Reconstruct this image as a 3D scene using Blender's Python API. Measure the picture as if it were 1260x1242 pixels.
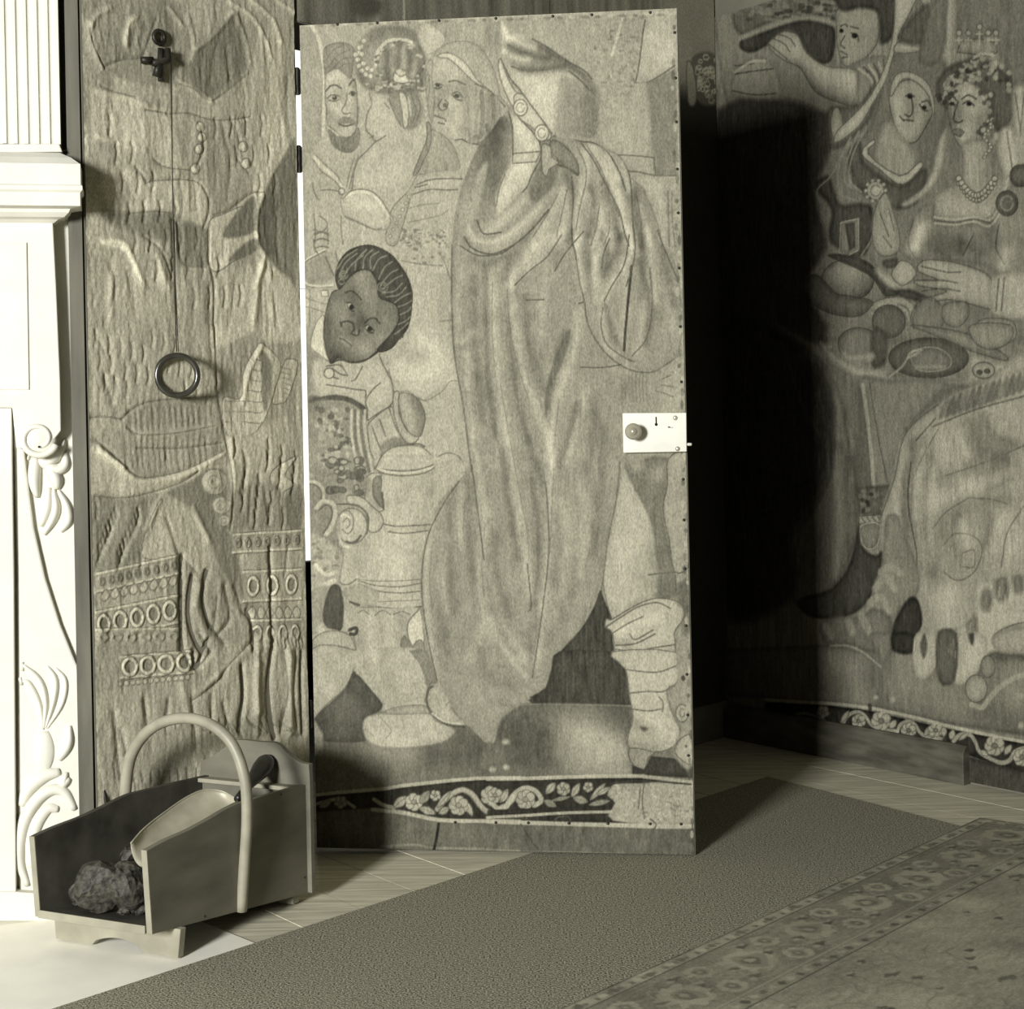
import bpy, bmesh, math, random
import numpy as np
from mathutils import Vector

for o in list(bpy.data.objects):
    bpy.data.objects.remove(o, do_unlink=True)
SC = bpy.context.scene
COL = SC.collection

# ------------------------------------------------------------------ camera
F = 1950.0            # focal length in pixels of the 1260 wide frame
PX, PY = 630.0, 520.0  # point on the level line of sight
ROLL = 0.021
CAMZ = 1.03
cam_d = bpy.data.cameras.new('camera')
cam = bpy.data.objects.new('camera', cam_d)
COL.objects.link(cam)
cam.location = (0, 0, CAMZ)
cam.rotation_mode = 'XYZ'
cam.rotation_euler = (math.pi / 2, ROLL, 0)
cam_d.sensor_fit = 'HORIZONTAL'
cam_d.sensor_width = 36.0
cam_d.lens = 36.0 * F / 1260.0
cam_d.shift_y = -(621.0 - PY) / 1260.0
SC.camera = cam

# ------------------------------------------------------------------ light
world = bpy.data.worlds.new('world')
SC.world = world
world.use_nodes = True
world.node_tree.nodes['Background'].inputs[0].default_value = (1.0, 0.97, 0.88, 1)
world.node_tree.nodes['Background'].inputs[1].default_value = 0.03
LIGHT_POS = Vector((-2.6, -1.9, 1.75))
LIGHT_AIM = Vector((-0.1, 3.7, 0.95))
ld = bpy.data.lights.new('window_daylight', 'AREA')
ld.shape = 'RECTANGLE'
ld.size, ld.size_y = 0.85, 1.1
ld.energy = 500
lo = bpy.data.objects.new('window_daylight', ld)
COL.objects.link(lo)
lo.location = LIGHT_POS
lo.rotation_euler = (LIGHT_AIM - LIGHT_POS).to_track_quat('-Z', 'Y').to_euler()

SC.view_settings.view_transform = 'Standard'
SC.view_settings.look = 'None'
SC.view_settings.gamma = 1
SC.view_settings.use_curve_mapping = False
SC.view_settings.exposure = 0.0

# ------------------------------------------------------------------ survey: turn a sighting into a point of the place
_c, _s = math.cos(ROLL), math.sin(ROLL)
def ray(x, y):
    dx, dy = x - PX, y - PY
    a = dx * _c - dy * _s
    b = dy * _c + dx * _s
    return Vector((a / F, 1.0, -b / F))
EYE = Vector((0, 0, CAMZ))
def flr(x, y, z=0.0):
    r = ray(x, y)
    return EYE + r * ((z - CAMZ) / r.z)
def onp(x, y, p, n):
    r = ray(x, y)
    return EYE + r * ((p - EYE).dot(n) / r.dot(n))
def at(x, y, depth):
    return EYE + ray(x, y) * depth

# ------------------------------------------------------------------ tone -> colour
TINT = (1.0, 0.95, 0.70)
def lin(g):
    g = g / 255.0
    return g / 12.92 if g <= 0.04045 else ((g + 0.055) / 1.055) ** 2.4
def tone(g, k=1.0, tint=None):
    v = lin(g) * k; t = tint or TINT
    return (v * t[0], v * t[1], v * t[2], 1)
PALE = (1.0, 0.975, 0.83)      # painted and polished pale things are nearly neutral

def nodes_of(m):
    m.use_nodes = True
    nt = m.node_tree
    return nt, nt.nodes['Principled BSDF'], nt.links

def mat(name, g, rough=0.7, var=0.15, scale=30, stretch=(1, 1, 1), bump=0.0, bscale=None, metal=0.0, spec=0.3, g2=None, turn=0.0, tint=None):
    """plain tone with soft noise variation and a little relief"""
    m = bpy.data.materials.new(name)
    nt, b, lk = nodes_of(m)
    b.inputs['Roughness'].default_value = rough
    b.inputs['Metallic'].default_value = metal
    b.inputs['Specular IOR Level'].default_value = spec
    tc = nt.nodes.new('ShaderNodeTexCoord')
    mp = nt.nodes.new('ShaderNodeMapping')
    mp.inputs['Scale'].default_value = stretch
    mp.inputs['Rotation'].default_value = (0, 0, turn)
    lk.new(tc.outputs['Object'], mp.inputs[0])
    nz = nt.nodes.new('ShaderNodeTexNoise')
    nz.inputs['Scale'].default_value = scale
    nz.inputs['Detail'].default_value = 5
    lk.new(mp.outputs[0], nz.inputs['Vector'])
    rp = nt.nodes.new('ShaderNodeValToRGB')
    rp.color_ramp.elements[0].position = 0.32
    rp.color_ramp.elements[1].position = 0.68
    gg = g2 if g2 is not None else g
    rp.color_ramp.elements[0].color = tone(g * (1 - var), 1.0, tint)
    rp.color_ramp.elements[1].color = tone(min(255, gg * (1 + var)), 1.0, tint)
    lk.new(nz.outputs[0], rp.inputs[0])
    lk.new(rp.outputs[0], b.inputs['Base Color'])
    if bump:
        n2 = nt.nodes.new('ShaderNodeTexNoise')
        n2.inputs['Scale'].default_value = bscale or scale * 3
        n2.inputs['Detail'].default_value = 4
        lk.new(mp.outputs[0], n2.inputs['Vector'])
        bp = nt.nodes.new('ShaderNodeBump')
        bp.inputs['Strength'].default_value = bump
        bp.inputs['Distance'].default_value = 0.004
        lk.new(n2.outputs[0], bp.inputs['Height'])
        lk.new(bp.outputs[0], b.inputs['Normal'])
    return m

def mat_weave(name, k=1.0, grain=0.22, rib=900.0):
    """woven wool: dyed colour comes from the weave attribute, thread grain from noise"""
    m = bpy.data.materials.new(name)
    nt, b, lk = nodes_of(m)
    b.inputs['Roughness'].default_value = 0.92
    b.inputs['Specular IOR Level'].default_value = 0.05
    at_ = nt.nodes.new('ShaderNodeAttribute')
    at_.attribute_name = 'weave'
    tc = nt.nodes.new('ShaderNodeTexCoord')
    mp = nt.nodes.new('ShaderNodeMapping')
    mp.inputs['Scale'].default_value = (1, 1, 0.45)
    lk.new(tc.outputs['Object'], mp.inputs[0])
    n1 = nt.nodes.new('ShaderNodeTexNoise')
    n1.inputs['Scale'].default_value = rib * 0.35
    n1.inputs['Detail'].default_value = 3
    lk.new(mp.outputs[0], n1.inputs['Vector'])
    n2 = nt.nodes.new('ShaderNodeTexNoise')
    n2.inputs['Scale'].default_value = 9
    n2.inputs['Detail'].default_value = 4
    lk.new(tc.outputs['Object'], n2.inputs['Vector'])
    r1 = nt.nodes.new('ShaderNodeMapRange')
    r1.inputs[1].default_value, r1.inputs[2].default_value = 0.25, 0.75
    r1.inputs[3].default_value, r1.inputs[4].default_value = 1 - grain, 1 + grain
    lk.new(n1.outputs[0], r1.inputs[0])
    r2 = nt.nodes.new('ShaderNodeMapRange')
    r2.inputs[1].default_value, r2.inputs[2].default_value = 0.25, 0.75
    r2.inputs[3].default_value, r2.inputs[4].default_value = 0.88, 1.12
    lk.new(n2.outputs[0], r2.inputs[0])
    mm = nt.nodes.new('ShaderNodeMath'); mm.operation = 'MULTIPLY'
    lk.new(r1.outputs[0], mm.inputs[0]); lk.new(r2.outputs[0], mm.inputs[1])
    vm = nt.nodes.new('ShaderNodeVectorMath'); vm.operation = 'SCALE'
    lk.new(at_.outputs['Color'], vm.inputs[0]); lk.new(mm.outputs[0], vm.inputs['Scale'])
    lk.new(vm.outputs[0], b.inputs['Base Color'])
    bp = nt.nodes.new('ShaderNodeBump')
    bp.inputs['Strength'].default_value = 0.25
    bp.inputs['Distance'].default_value = 0.002
    lk.new(n1.outputs[0], bp.inputs['Height'])
    lk.new(bp.outputs[0], b.inputs['Normal'])
    return m

# ------------------------------------------------------------------ mesh helpers
class MB:
    def __init__(s): s.v, s.f = [], []
    def add(s, vs, fs):
        o = len(s.v)
        s.v += [tuple(v) for v in vs]
        s.f += [tuple(i + o for i in f) for f in fs]
        return s
    def hexa(s, b, t):
        """bottom ring b and top ring t (same length, counter-clockwise seen from the top)"""
        n = len(b)
        fs = [tuple(reversed(range(n))), tuple(range(n, 2 * n))]
        fs += [(i, (i + 1) % n, n + (i + 1) % n, n + i) for i in range(n)]
        return s.add(list(b) + list(t), fs)
    def box(s, o, ex, ey, ez):
        o, ex, ey, ez = map(Vector, (o, ex, ey, ez))
        return s.hexa([o, o + ex, o + ex + ey, o + ey], [o + ez, o + ex + ez, o + ex + ey + ez, o + ey + ez])
    def prism(s, ring, d):
        ring = [Vector(p) for p in ring]; d = Vector(d)
        return s.hexa(ring, [p + d for p in ring])
    def tube(s, pts, r, n=10, cap=True, flat=None):
        pts = [Vector(p) for p in pts]
        rs = r if isinstance(r, (list, tuple)) else [r] * len(pts)
        up = None; vs = []
        for i, p in enumerate(pts):
            d = (pts[min(i + 1, len(pts) - 1)] - pts[max(i - 1, 0)]).normalized()
            if up is None:
                a = Vector((0, 0, 1)) if abs(d.z) < 0.9 else Vector((1, 0, 0))
                up = (a - d * a.dot(d)).normalized()
            else:
                up = (up - d * up.dot(d)).normalized()
            sd = d.cross(up)
            fa, fb = flat if flat else (1, 1)
            for k in range(n):
                t = 2 * math.pi * k / n
                vs.append(p + up * (math.cos(t) * rs[i] * fa) + sd * (math.sin(t) * rs[i] * fb))
        fs = []
        for i in range(len(pts) - 1):
            for k in range(n):
                a, b2 = i * n + k, i * n + (k + 1) % n
                fs.append((a, b2, b2 + n, a + n))
        if cap:
            fs.append(tuple(reversed(range(n))))
            fs.append(tuple(range((len(pts) - 1) * n, len(pts) * n)))
        return s.add(vs, fs)
    def ring(s, c, ax, ay, R, r, n=40, m=12):
        c, ax, ay = Vector(c), Vector(ax).normalized(), Vector(ay).normalized()
        az = ax.cross(ay); vs = []; fs = []
        for i in range(n):
            a = 2 * math.pi * i / n
            rd = ax * math.cos(a) + ay * math.sin(a)
            for k in range(m):
                b2 = 2 * math.pi * k / m
                vs.append(c + rd * (R + r * math.cos(b2)) + az * (r * math.sin(b2)))
        for i in range(n):
            for k in range(m):
                i2, k2 = (i + 1) % n, (k + 1) % m
                fs.append((i * m + k, i2 * m + k, i2 * m + k2, i * m + k2))
        return s.add(vs, fs)
    def lathe(s, c, axis, prof, n=24):
        """prof: list of (distance along the axis, radius)"""
        c, axis = Vector(c), Vector(axis).normalized()
        a = Vector((0, 0, 1)) if abs(axis.z) < 0.9 else Vector((1, 0, 0))
        up = (a - axis * a.dot(axis)).normalized(); sd = axis.cross(up)
        vs = []; fs = []
        for (t, r) in prof:
            for k in range(n):
                q = 2 * math.pi * k / n
                vs.append(c + axis * t + up * (math.cos(q) * r) + sd * (math.sin(q) * r))
        for i in range(len(prof) - 1):
            for k in range(n):
                a_, b_ = i * n + k, i * n + (k + 1) % n
                fs.append((a_, b_, b_ + n, a_ + n))
        fs.append(tuple(reversed(range(n))))
        fs.append(tuple(range((len(prof) - 1) * n, len(prof) * n)))
        return s.add(vs, fs)
    def dome(s, c, a, b, n_, ra, rb, h, seg=16, rings=5, twist=None):
        """raised lens-shaped relief: centre c, half axes a*ra, b*rb in the surface, rising h along n_"""
        c, a, b, n_ = map(Vector, (c, a, b, n_))
        vs = [c + n_ * h]; fs = []
        for j in range(1, rings + 1):
            q = j / rings * math.pi / 2
            for k in range(seg):
                t = 2 * math.pi * k / seg
                vs.append(c + a * (math.cos(t) * math.sin(q) * ra) + b * (math.sin(t) * math.sin(q) * rb) + n_ * (h * math.cos(q)))
        for k in range(seg):
            fs.append((0, 1 + k, 1 + (k + 1) % seg))
        for j in range(rings - 1):
            for k in range(seg):
                p, q2 = 1 + j * seg + k, 1 + j * seg + (k + 1) % seg
                fs.append((p, p + seg, q2 + seg, q2))
        return s.add(vs, fs)
    def build(s, name, material, parent=None, smooth=False, bevel=0.0, origin=None):
        me = bpy.data.meshes.new(name)
        og = Vector(origin) if origin is not None else Vector((0, 0, 0))
        me.from_pydata([tuple(Vector(v) - og) for v in s.v], [], s.f)
        bm = bmesh.new(); bm.from_mesh(me)
        bmesh.ops.recalc_face_normals(bm, faces=bm.faces)
        bm.to_mesh(me); bm.free()
        if smooth:
            me.polygons.foreach_set('use_smooth', [True] * len(me.polygons))
        me.materials.append(material)
        o = bpy.data.objects.new(name, me)
        COL.objects.link(o)
        o.location = og
        if parent is not None:
            o.parent = parent
            w, q = Vector((0, 0, 0)), parent
            while q is not None:
                w += q.location; q = q.parent
            o.location = og - w
        if bevel:
            bv = o.modifiers.new('bevel', 'BEVEL')
            bv.width = bevel; bv.segments = 2; bv.limit_method = 'ANGLE'
        return o
def empty(name, loc):
    o = bpy.data.objects.new(name, None)
    COL.objects.link(o); o.location = loc
    o.empty_display_size = 0.1
    return o
def tag(o, label=None, cat=None, group=None, kind=None):
    if label: o['label'] = label
    if cat: o['category'] = cat
    if group: o['group'] = group
    if kind: o['kind'] = kind
    return o
def crom(pts, k=5, closed=False):
    """smooth curve through the points"""
    P = [np.array(p, float) for p in pts]
    n = len(P)
    if n < 3: return [tuple(p) for p in P]
    out = []
    for i in range(n if closed else n - 1):
        p0 = P[(i - 1) % n] if (closed or i > 0) else 2 * P[0] - P[1]
        p1, p2 = P[i], P[(i + 1) % n]
        p3 = P[(i + 2) % n] if (closed or i + 2 < n) else 2 * P[-1] - P[-2]
        for j in range(k):
            t = j / k
            out.append(tuple(0.5 * ((2 * p1) + (-p0 + p2) * t + (2 * p0 - 5 * p1 + 4 * p2 - p3) * t * t + (-p0 + 3 * p1 - 3 * p2 + p3) * t ** 3)))
    if not closed: out.append(tuple(P[-1]))
    return out

# ------------------------------------------------------------------ dyed cloth: a canvas in the cloth's own plane (metres)
CROPS = {'L1': (0, 0, 400), 'L2': (0, 400, 400), 'L3': (0, 780, 462),
         'D1': (340, 0, 300), 'D2': (600, 0, 300), 'D3': (340, 280, 300), 'D4': (600, 280, 300),
         'D5': (340, 560, 300), 'D6': (600, 560, 300), 'D7': (340, 800, 300), 'D8': (600, 800, 300),
         'R1': (840, 0, 420), 'R2': (840, 400, 420), 'R3': (840, 780, 420), 'P': (0, 0, 1242), 'C1': (340, 300, 560)}
class Cloth:
    def __init__(s, o, eu, ev, w, h, res, base):
        s.o, s.eu, s.ev = Vector(o), Vector(eu).normalized(), Vector(ev).normalized()
        s.n = s.eu.cross(s.ev)
        s.w, s.h, s.res = w, h, res
        s.nx, s.ny = int(w / res) + 1, int(h / res) + 1
        s.T = np.full((s.ny, s.nx), float(base), np.float32)
        s.H = np.zeros((s.ny, s.nx), np.float32)
        s.crop = (0, 0, 1.0); s.mask = None; s.rnd = 0.0; s.rndw = 6.0; s.inka = 0.9
        c = s.o + s.eu * (w / 2) + s.ev * (h / 2)
        s.pxm = c.y / F / res      # one sighted pixel in cells
    def use(s, name):
        x, y, w = CROPS[name]; s.crop = (x, y, w / 1242.0); return s
    def pts(s, q, sm=0, closed=False):
        if isinstance(q, str):
            a = [float(t) for t in q.replace(',', ' ').split()]
            q = list(zip(a[0::2], a[1::2]))
        out = []
        if s.crop is None:          # measured on the cloth itself, in metres
            out = [(x / s.res, y / s.res) for x, y in q]
            return crom(out, sm, closed) if sm and len(out) > 2 else out
        cx, cy, k = s.crop
        for (x, y) in q:
            p = onp(cx + x * k, cy + y * k, s.o, s.n) - s.o
            out.append((p.dot(s.eu) / s.res, p.dot(s.ev) / s.res))
        if sm and len(out) > 2: out = crom(out, sm, closed)
        return out
    def _dist(s, P, reach, closed):
        x0 = max(0, int(min(p[0] for p in P) - reach - 1)); x1 = min(s.nx, int(max(p[0] for p in P) + reach + 2))
        y0 = max(0, int(min(p[1] for p in P) - reach - 1)); y1 = min(s.ny, int(max(p[1] for p in P) + reach + 2))
        if x1 <= x0 or y1 <= y0: return None
        D = np.full((y1 - y0, x1 - x0), 1e6, np.float32)
        seg = list(zip(P[:-1], P[1:])) + ([(P[-1], P[0])] if closed else [])
        for a, b in seg:
            u0 = max(x0, int(min(a[0], b[0]) - reach - 1)); u1 = min(x1, int(max(a[0], b[0]) + reach + 2))
            v0 = max(y0, int(min(a[1], b[1]) - reach - 1)); v1 = min(y1, int(max(a[1], b[1]) + reach + 2))
            if u1 <= u0 or v1 <= v0: continue
            X = np.arange(u0, u1, dtype=np.float32)[None, :]; Y = np.arange(v0, v1, dtype=np.float32)[:, None]
            dx, dy = b[0] - a[0], b[1] - a[1]; l2 = dx * dx + dy * dy + 1e-9
            t = np.clip(((X - a[0]) * dx + (Y - a[1]) * dy) / l2, 0, 1)
            d = np.hypot(X - a[0] - t * dx, Y - a[1] - t * dy)
            sub = D[v0 - y0:v1 - y0, u0 - x0:u1 - x0]
            np.minimum(sub, d, out=sub)
        return x0, x1, y0, y1, D
    def _alpha_fill(s, P, soft, reach=0.0):
        r = s._dist(P, max(soft + 1.5, reach), True)
        if r is None: return None
        x0, x1, y0, y1, D = r
        I = np.zeros(D.shape, bool)
        X = np.arange(x0, x1)
        for a, b in zip(P, P[1:] + P[:1]):
            if a[1] == b[1]: continue
            lo_, hi = (a, b) if a[1] < b[1] else (b, a)
            v0 = max(y0, math.ceil(lo_[1])); v1 = min(y1, math.ceil(hi[1]))
            for v in range(v0, v1):
                xc = lo_[0] + (v - lo_[1]) / (hi[1] - lo_[1]) * (hi[0] - lo_[0])
                k = max(0, math.ceil(xc) - x0)
                if k < D.shape[1]: I[v - y0, k:] ^= True
        sd = np.where(I, D, -D)
        A = np.clip(0.5 + sd / (2 * soft), 0, 1)
        s.sd = sd
        return x0, x1, y0, y1, A.astype(np.float32)
    def clipmask(s, q, sm=4, soft=1.0):
        M = np.zeros_like(s.T)
        r = s._alpha_fill(s.pts(q, sm, True), soft * s.pxm)
        if r: M[r[2]:r[3], r[0]:r[1]] = r[4]
        return M
    def F(s, g, q, sm=4, soft=0.7, a=1.0, clip=None, edge=None, ew=0.8):
        """area dyed tone g; remembers its outline as the last mask; edge: tone of an outline"""
        P = s.pts(q, sm, True)
        rw = s.rndw * s.pxm
        r = s._alpha_fill(P, max(0.6, soft * s.pxm), 2 * rw if s.rnd else 0)
        M = np.zeros_like(s.T); s.mask = M
        if r is None: return s
        x0, x1, y0, y1, A = r
        if clip is not None: A = A * clip[y0:y1, x0:x1]
        M[y0:y1, x0:x1] = A
        t = s.T[y0:y1, x0:x1]
        t += (g - t) * A * a
        if s.rnd:                   # woven gradation towards the outline of each area
            small = min(1.0, (x1 - x0 - 4 * rw) / (6 * rw) + 0.25) if x1 - x0 > 4 * rw else 0.25
            t -= np.exp(-(np.maximum(s.sd, 0) / rw) ** 2) * A * a * s.rnd * max(0.25, small)
        if edge is not None: s._stroke(P + P[:1], edge, ew, s.inka, clip)
        return s
    def _stroke(s, P, g, w, a, clip):
        hw = max(0.45, w * s.pxm)
        r = s._dist(P, hw + 1.5, False)
        if r is None: return
        x0, x1, y0, y1, D = r
        A = np.clip((hw - D) / max(0.8, hw * 0.6) + 0.5, 0, 1) * a
        if clip is not None: A = A * clip[y0:y1, x0:x1]
        t = s.T[y0:y1, x0:x1]
        t += (g - t) * A
    def L(s, g, q, w=0.8, sm=4, a=0.9, clip=None):
        """drawn line of tone g, half width w"""
        s._stroke(s.pts(q, sm), g, w, a * s.inka / 0.9, clip); return s
    def S(s, d, q, w=8, sm=4, clip='last'):
        """soft woven gradation: adds d along the line, fading over w"""
        P = s.pts(q, sm); ww = w * s.pxm
        r = s._dist(P, 2.3 * ww, False)
        if r is None: return s
        x0, x1, y0, y1, D = r
        A = np.exp(-(D / ww) ** 2) * d
        if isinstance(clip, str): clip = s.mask
        if clip is not None: A = A * clip[y0:y1, x0:x1]
        s.T[y0:y1, x0:x1] += A
        return s
    def R(s, hgt, q, w=6, sm=4):
        """real relief: pucker of the cloth, height in millimetres"""
        P = s.pts(q, sm); ww = w * s.pxm
        r = s._dist(P, 2.5 * ww, False)
        if r is None: return s
        x0, x1, y0, y1, D = r
        s.H[y0:y1, x0:x1] += np.exp(-(D / ww) ** 2) * hgt * 0.001
        return s
    def noise(s, amp, sx, sy, seed=0, clip=None, relief=False):
        rng = np.random.default_rng(seed)
        gx, gy = max(2, int(s.nx * s.res / sx) + 2), max(2, int(s.ny * s.res / sy) + 2)
        G = rng.standard_normal((gy, gx)).astype(np.float32)
        xi = np.linspace(0, gx - 1.001, s.nx); yi = np.linspace(0, gy - 1.001, s.ny)
        x0 = xi.astype(int); y0 = yi.astype(int)
        fx = (xi - x0).astype(np.float32); fy = (yi - y0).astype(np.float32)
        fx = fx * fx * (3 - 2 * fx); fy = (fy * fy * (3 - 2 * fy))[:, None]
        A = G[np.ix_(y0, x0)] * (1 - fx) + G[np.ix_(y0, x0 + 1)] * fx
        B = G[np.ix_(y0 + 1, x0)] * (1 - fx) + G[np.ix_(y0 + 1, x0 + 1)] * fx
        N = (A * (1 - fy) + B * fy) * amp
        if clip is not None: N = N * clip
        if relief: s.H += N * 0.001
        else: s.T += N
        return s
    def build(s, name, material, parent=None, k=1.0, relief_from_tone=0.0, cut=None, smooth=True, drape=None):
        T = np.clip(s.T, 8, 250)
        g = T / 255.0
        v = np.where(g <= 0.04045, g / 12.92, ((g + 0.055) / 1.055) ** 2.4) * k
        H = s.H.copy()
        if relief_from_tone:
            H += (T - T.mean()) / 128.0 * relief_from_tone * 0.001
        ny, nx = T.shape
        U = np.arange(nx) * s.res; V = np.arange(ny) * s.res
        Uu, Vv = np.meshgrid(U, V)
        if drape is not None: H = H + drape(Uu, Vv)
        eu, ev, n, o = (np.array(a) for a in (s.eu, s.ev, s.n, s.o))
        co = o + Uu[..., None] * eu + Vv[..., None] * ev + H[..., None] * n
        idx = np.arange(nx * ny).reshape(ny, nx)
        q = np.stack([idx[:-1, :-1], idx[:-1, 1:], idx[1:, 1:], idx[1:, :-1]], -1)
        if cut is not None:
            keep = ~cut(Uu[:-1, :-1] + s.res / 2, Vv[:-1, :-1] + s.res / 2)
            q = q[keep]
        q = q.reshape(-1, 4)
        me = bpy.data.meshes.new(name)
        used = np.zeros(nx * ny, bool); used[q.ravel()] = True
        remap = np.cumsum(used) - 1
        q = remap[q]; co = co.reshape(-1, 3)[used]; v = v.reshape(-1)[used]
        og = np.array(s.o)
        me.vertices.add(len(co)); me.vertices.foreach_set('co', (co - og).astype(np.float32).ravel())
        me.loops.add(q.size); me.loops.foreach_set('vertex_index', q.astype(np.int32).ravel())
        me.polygons.add(len(q))
        me.polygons.foreach_set('loop_start', np.arange(0, q.size, 4, dtype=np.int32))
        me.polygons.foreach_set('loop_total', np.full(len(q), 4, np.int32))
        me.polygons.foreach_set('use_smooth', np.ones(len(q), bool))
        me.update(calc_edges=True)
        at_ = me.color_attributes.new('weave', 'FLOAT_COLOR', 'POINT')
        rgba = np.ones((len(co), 4), np.float32)
        for i in range(3): rgba[:, i] = v * TINT[i]
        at_.data.foreach_set('color', rgba.ravel())
        me.materials.append(material)
        ob = bpy.data.objects.new(name, me)
        COL.objects.link(ob); ob.location = s.o
        if parent is not None:
            ob.parent = parent; ob.location = s.o - parent.location
        return ob
# ------------------------------------------------------------------ materials
M_WHITE = mat('white_paint', 220, 0.6, 0.02, 14, bump=0.05, bscale=60, tint=PALE)
M_WOODF = mat('floor_wood', 202, 0.6, 0.11, 5, (1.2, 16, 1), bump=0.12, bscale=22, turn=math.atan2(0.7899, 0.6132))
M_HEARTH = mat('hearth_stone', 250, 0.7, 0.02, 9, bump=0.05, tint=PALE)
M_DARKW = mat('dark_skirting', 88, 0.45, 0.18, 10, (1, 1, 4), bump=0.05)
M_BATTEN = mat('batten_wood', 98, 0.65, 0.12, 12, (3, 3, 0.4), bump=0.1)
M_BOX = mat('box_wood', 110, 0.5, 0.10, 7, (1, 1, 3), bump=0.06, spec=0.4)
M_BOXL = mat('box_edge_wood', 150, 0.55, 0.08, 14, bump=0.05)
M_BOXIN = mat('dark_box_wood', 66, 0.7, 0.28, 12, bump=0.1)  # darker wood of the left panel and bottom board
M_HOOP = mat('bent_ash_wood', 150, 0.45, 0.08, 20, bump=0.05, spec=0.45)
M_TIN = mat('scoop_tin', 168, 0.5, 0.10, 14, metal=0.25, spec=0.4, bump=0.05)
M_BLACKW = mat('turned_dark_wood', 24, 0.35, 0.25, 20, spec=0.5)
M_COAL = mat('coal', 58, 0.6, 0.45, 90, bump=0.9, bscale=90, spec=0.35)
M_BRASS = mat('lock_brass', 228, 0.45, 0.04, 12, metal=0.0, spec=0.5, bump=0.03, tint=PALE)
M_KNOB = mat('knob_brass', 178, 0.25, 0.1, 12, metal=0.2, spec=0.8)
M_IRON = mat('dark_iron', 50, 0.45, 0.25, 30, metal=0.4)
M_RING = mat('horn_ring', 52, 0.22, 0.2, 30, spec=0.7)
M_WALL = mat('plaster', 120, 0.9, 0.08, 6, bump=0.05)
M_DOORW = mat('door_wood', 90, 0.7, 0.15, 8, (3, 3, 0.5))
M_BLACK = mat('keyhole_dark', 14, 0.9, 0.05, 10)
M_DARKR = mat('passage_wall', 40, 0.9, 0.1, 6)
M_RUN = mat('runner_wool', 124, 0.95, 0.6, 260, bump=1.0, bscale=260, spec=0.05)
W_DOOR = mat_weave('door_tapestry_wool', 1.0, 0.30)
W_LEFT = mat_weave('wall_tapestry_wool', 1.0, 0.34)
W_RIGHT = mat_weave('right_tapestry_wool', 1.0, 0.30)
W_RUG = mat_weave('rug_wool', 1.0, 0.20, 700)

UPZ = Vector((0, 0, 1))
# ------------------------------------------------------------------ plan of the room
HINGE = Vector((-0.502, 3.825, 0))
FREE = Vector((0.409, 3.714, 0))
U = Vector((0.6724, 0.7402, 0)).normalized()           # along the back wall, to the right
NB = Vector((U.y, -U.x, 0))                            # back wall faces this way
RA, RB = flr(1029, 932), flr(1195, 965)
V = (RB - RA).normalized()                             # along the right wall, to the viewer
NR = Vector((V.y, -V.x, 0))
if NR.dot(Vector((0, -1, 0))) < 0: NR = -NR
_d = RA - HINGE
_t = (_d.x * V.y - _d.y * V.x) / (U.x * V.y - U.y * V.x)
CORNER = HINGE + U * _t
RH = 2.75
MO = flr(10, 1132)                                     # foot of the chimney piece
MD = Vector((0.975, 0.222, 0)).normalized()
MN = Vector((MD.y, -MD.x, 0))

# ---- floor: planks run towards the right wall's direction
fl = MB().box(Vector((-5, -4, -0.12)), (11, 0, 0), (0, 12, 0), (0, 0, 0.1)).build('floor', M_DARKW)
tag(fl, kind='structure')
W_ = Vector((-V.y, V.x, 0))                            # across the planks
if W_.x < 0: W_ = -W_
rnd = random.Random(3)
base = flr(1205, 966)
pw = 0.158
for i in range(-20, 3):
    o = base + W_ * (i * pw + 0.0) - V * 1.3
    o.z = -0.02
    dz = rnd.uniform(0, 0.0012)
    p = MB().box(o + W_ * 0.0012, W_ * (pw - 0.0024), V * 5.2, (0, 0, 0.02 + dz)).build('floor_plank', M_WOODF, fl)
# ---- back wall with the doorway, right wall
TH = 0.22
dw, dh = 0.935, 2.008
L0 = HINGE - U * 1.1
def wallpiece(mb, a, b, z0, z1, n, th):
    d = b - a
    mb.box(a + UPZ * z0, d, -n * th, UPZ * (z1 - z0))
jL, jR = HINGE - U * 0.004, HINGE + U * dw
w = MB()
wallpiece(w, HINGE - U * 0.597, jL, 0, RH, NB, TH)
wallpiece(w, jR, CORNER + U * 0.0, 0, RH, NB, TH)
wallpiece(w, jL, jR, dh, RH, NB, TH)
tag(w.build('wall_back', M_WALL), kind='structure')
w = MB(); wallpiece(w, CORNER - V * 0.3, CORNER + V * 3.6, 0, RH, NR, TH)
tag(w.build('wall_right', M_WALL), kind='structure')
# ---- passage behind the doorway, with its own tall window
pb = HINGE - NB * 1.55
w = MB()
wallpiece(w, pb - U * 1.2, pb + U * 2.2, 0, 2.5, NB, 0.1)
wallpiece(w, HINGE - NB * TH - U * 0.75 , pb - U * 0.75, 0, 2.5, -U, 0.1)
tag(w.build('wall_passage', M_DARKR), kind='structure')
m = bpy.data.materials.new('daylit_pane')
nt, b, lk = nodes_of(m)
b.inputs['Base Color'].default_value = (0.8, 0.8, 0.75, 1)
b.inputs['Emission Color'].default_value = (1.0, 0.985, 0.90, 1)
b.inputs['Emission Strength'].default_value = 1.25
r = ray(371, 400); q = onp(371, 400, pb + NB * 0.012, NB)
sill = onp(377, 690, pb + NB * 0.012, NB).z
win = empty('window_1', (q.x, q.y, sill)); tag(win, kind='structure')
for k in range(2):
    o = Vector((q.x, q.y, sill)) - U * 0.15 + UPZ * (1.0 * k)
    MB().box(o, U * 0.30, NB * 0.003, UPZ * 0.998).build('pane', m, win)
fr = MB()
o = Vector((q.x, q.y, sill)) - U * 0.19 - NB * 0.01
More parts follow.
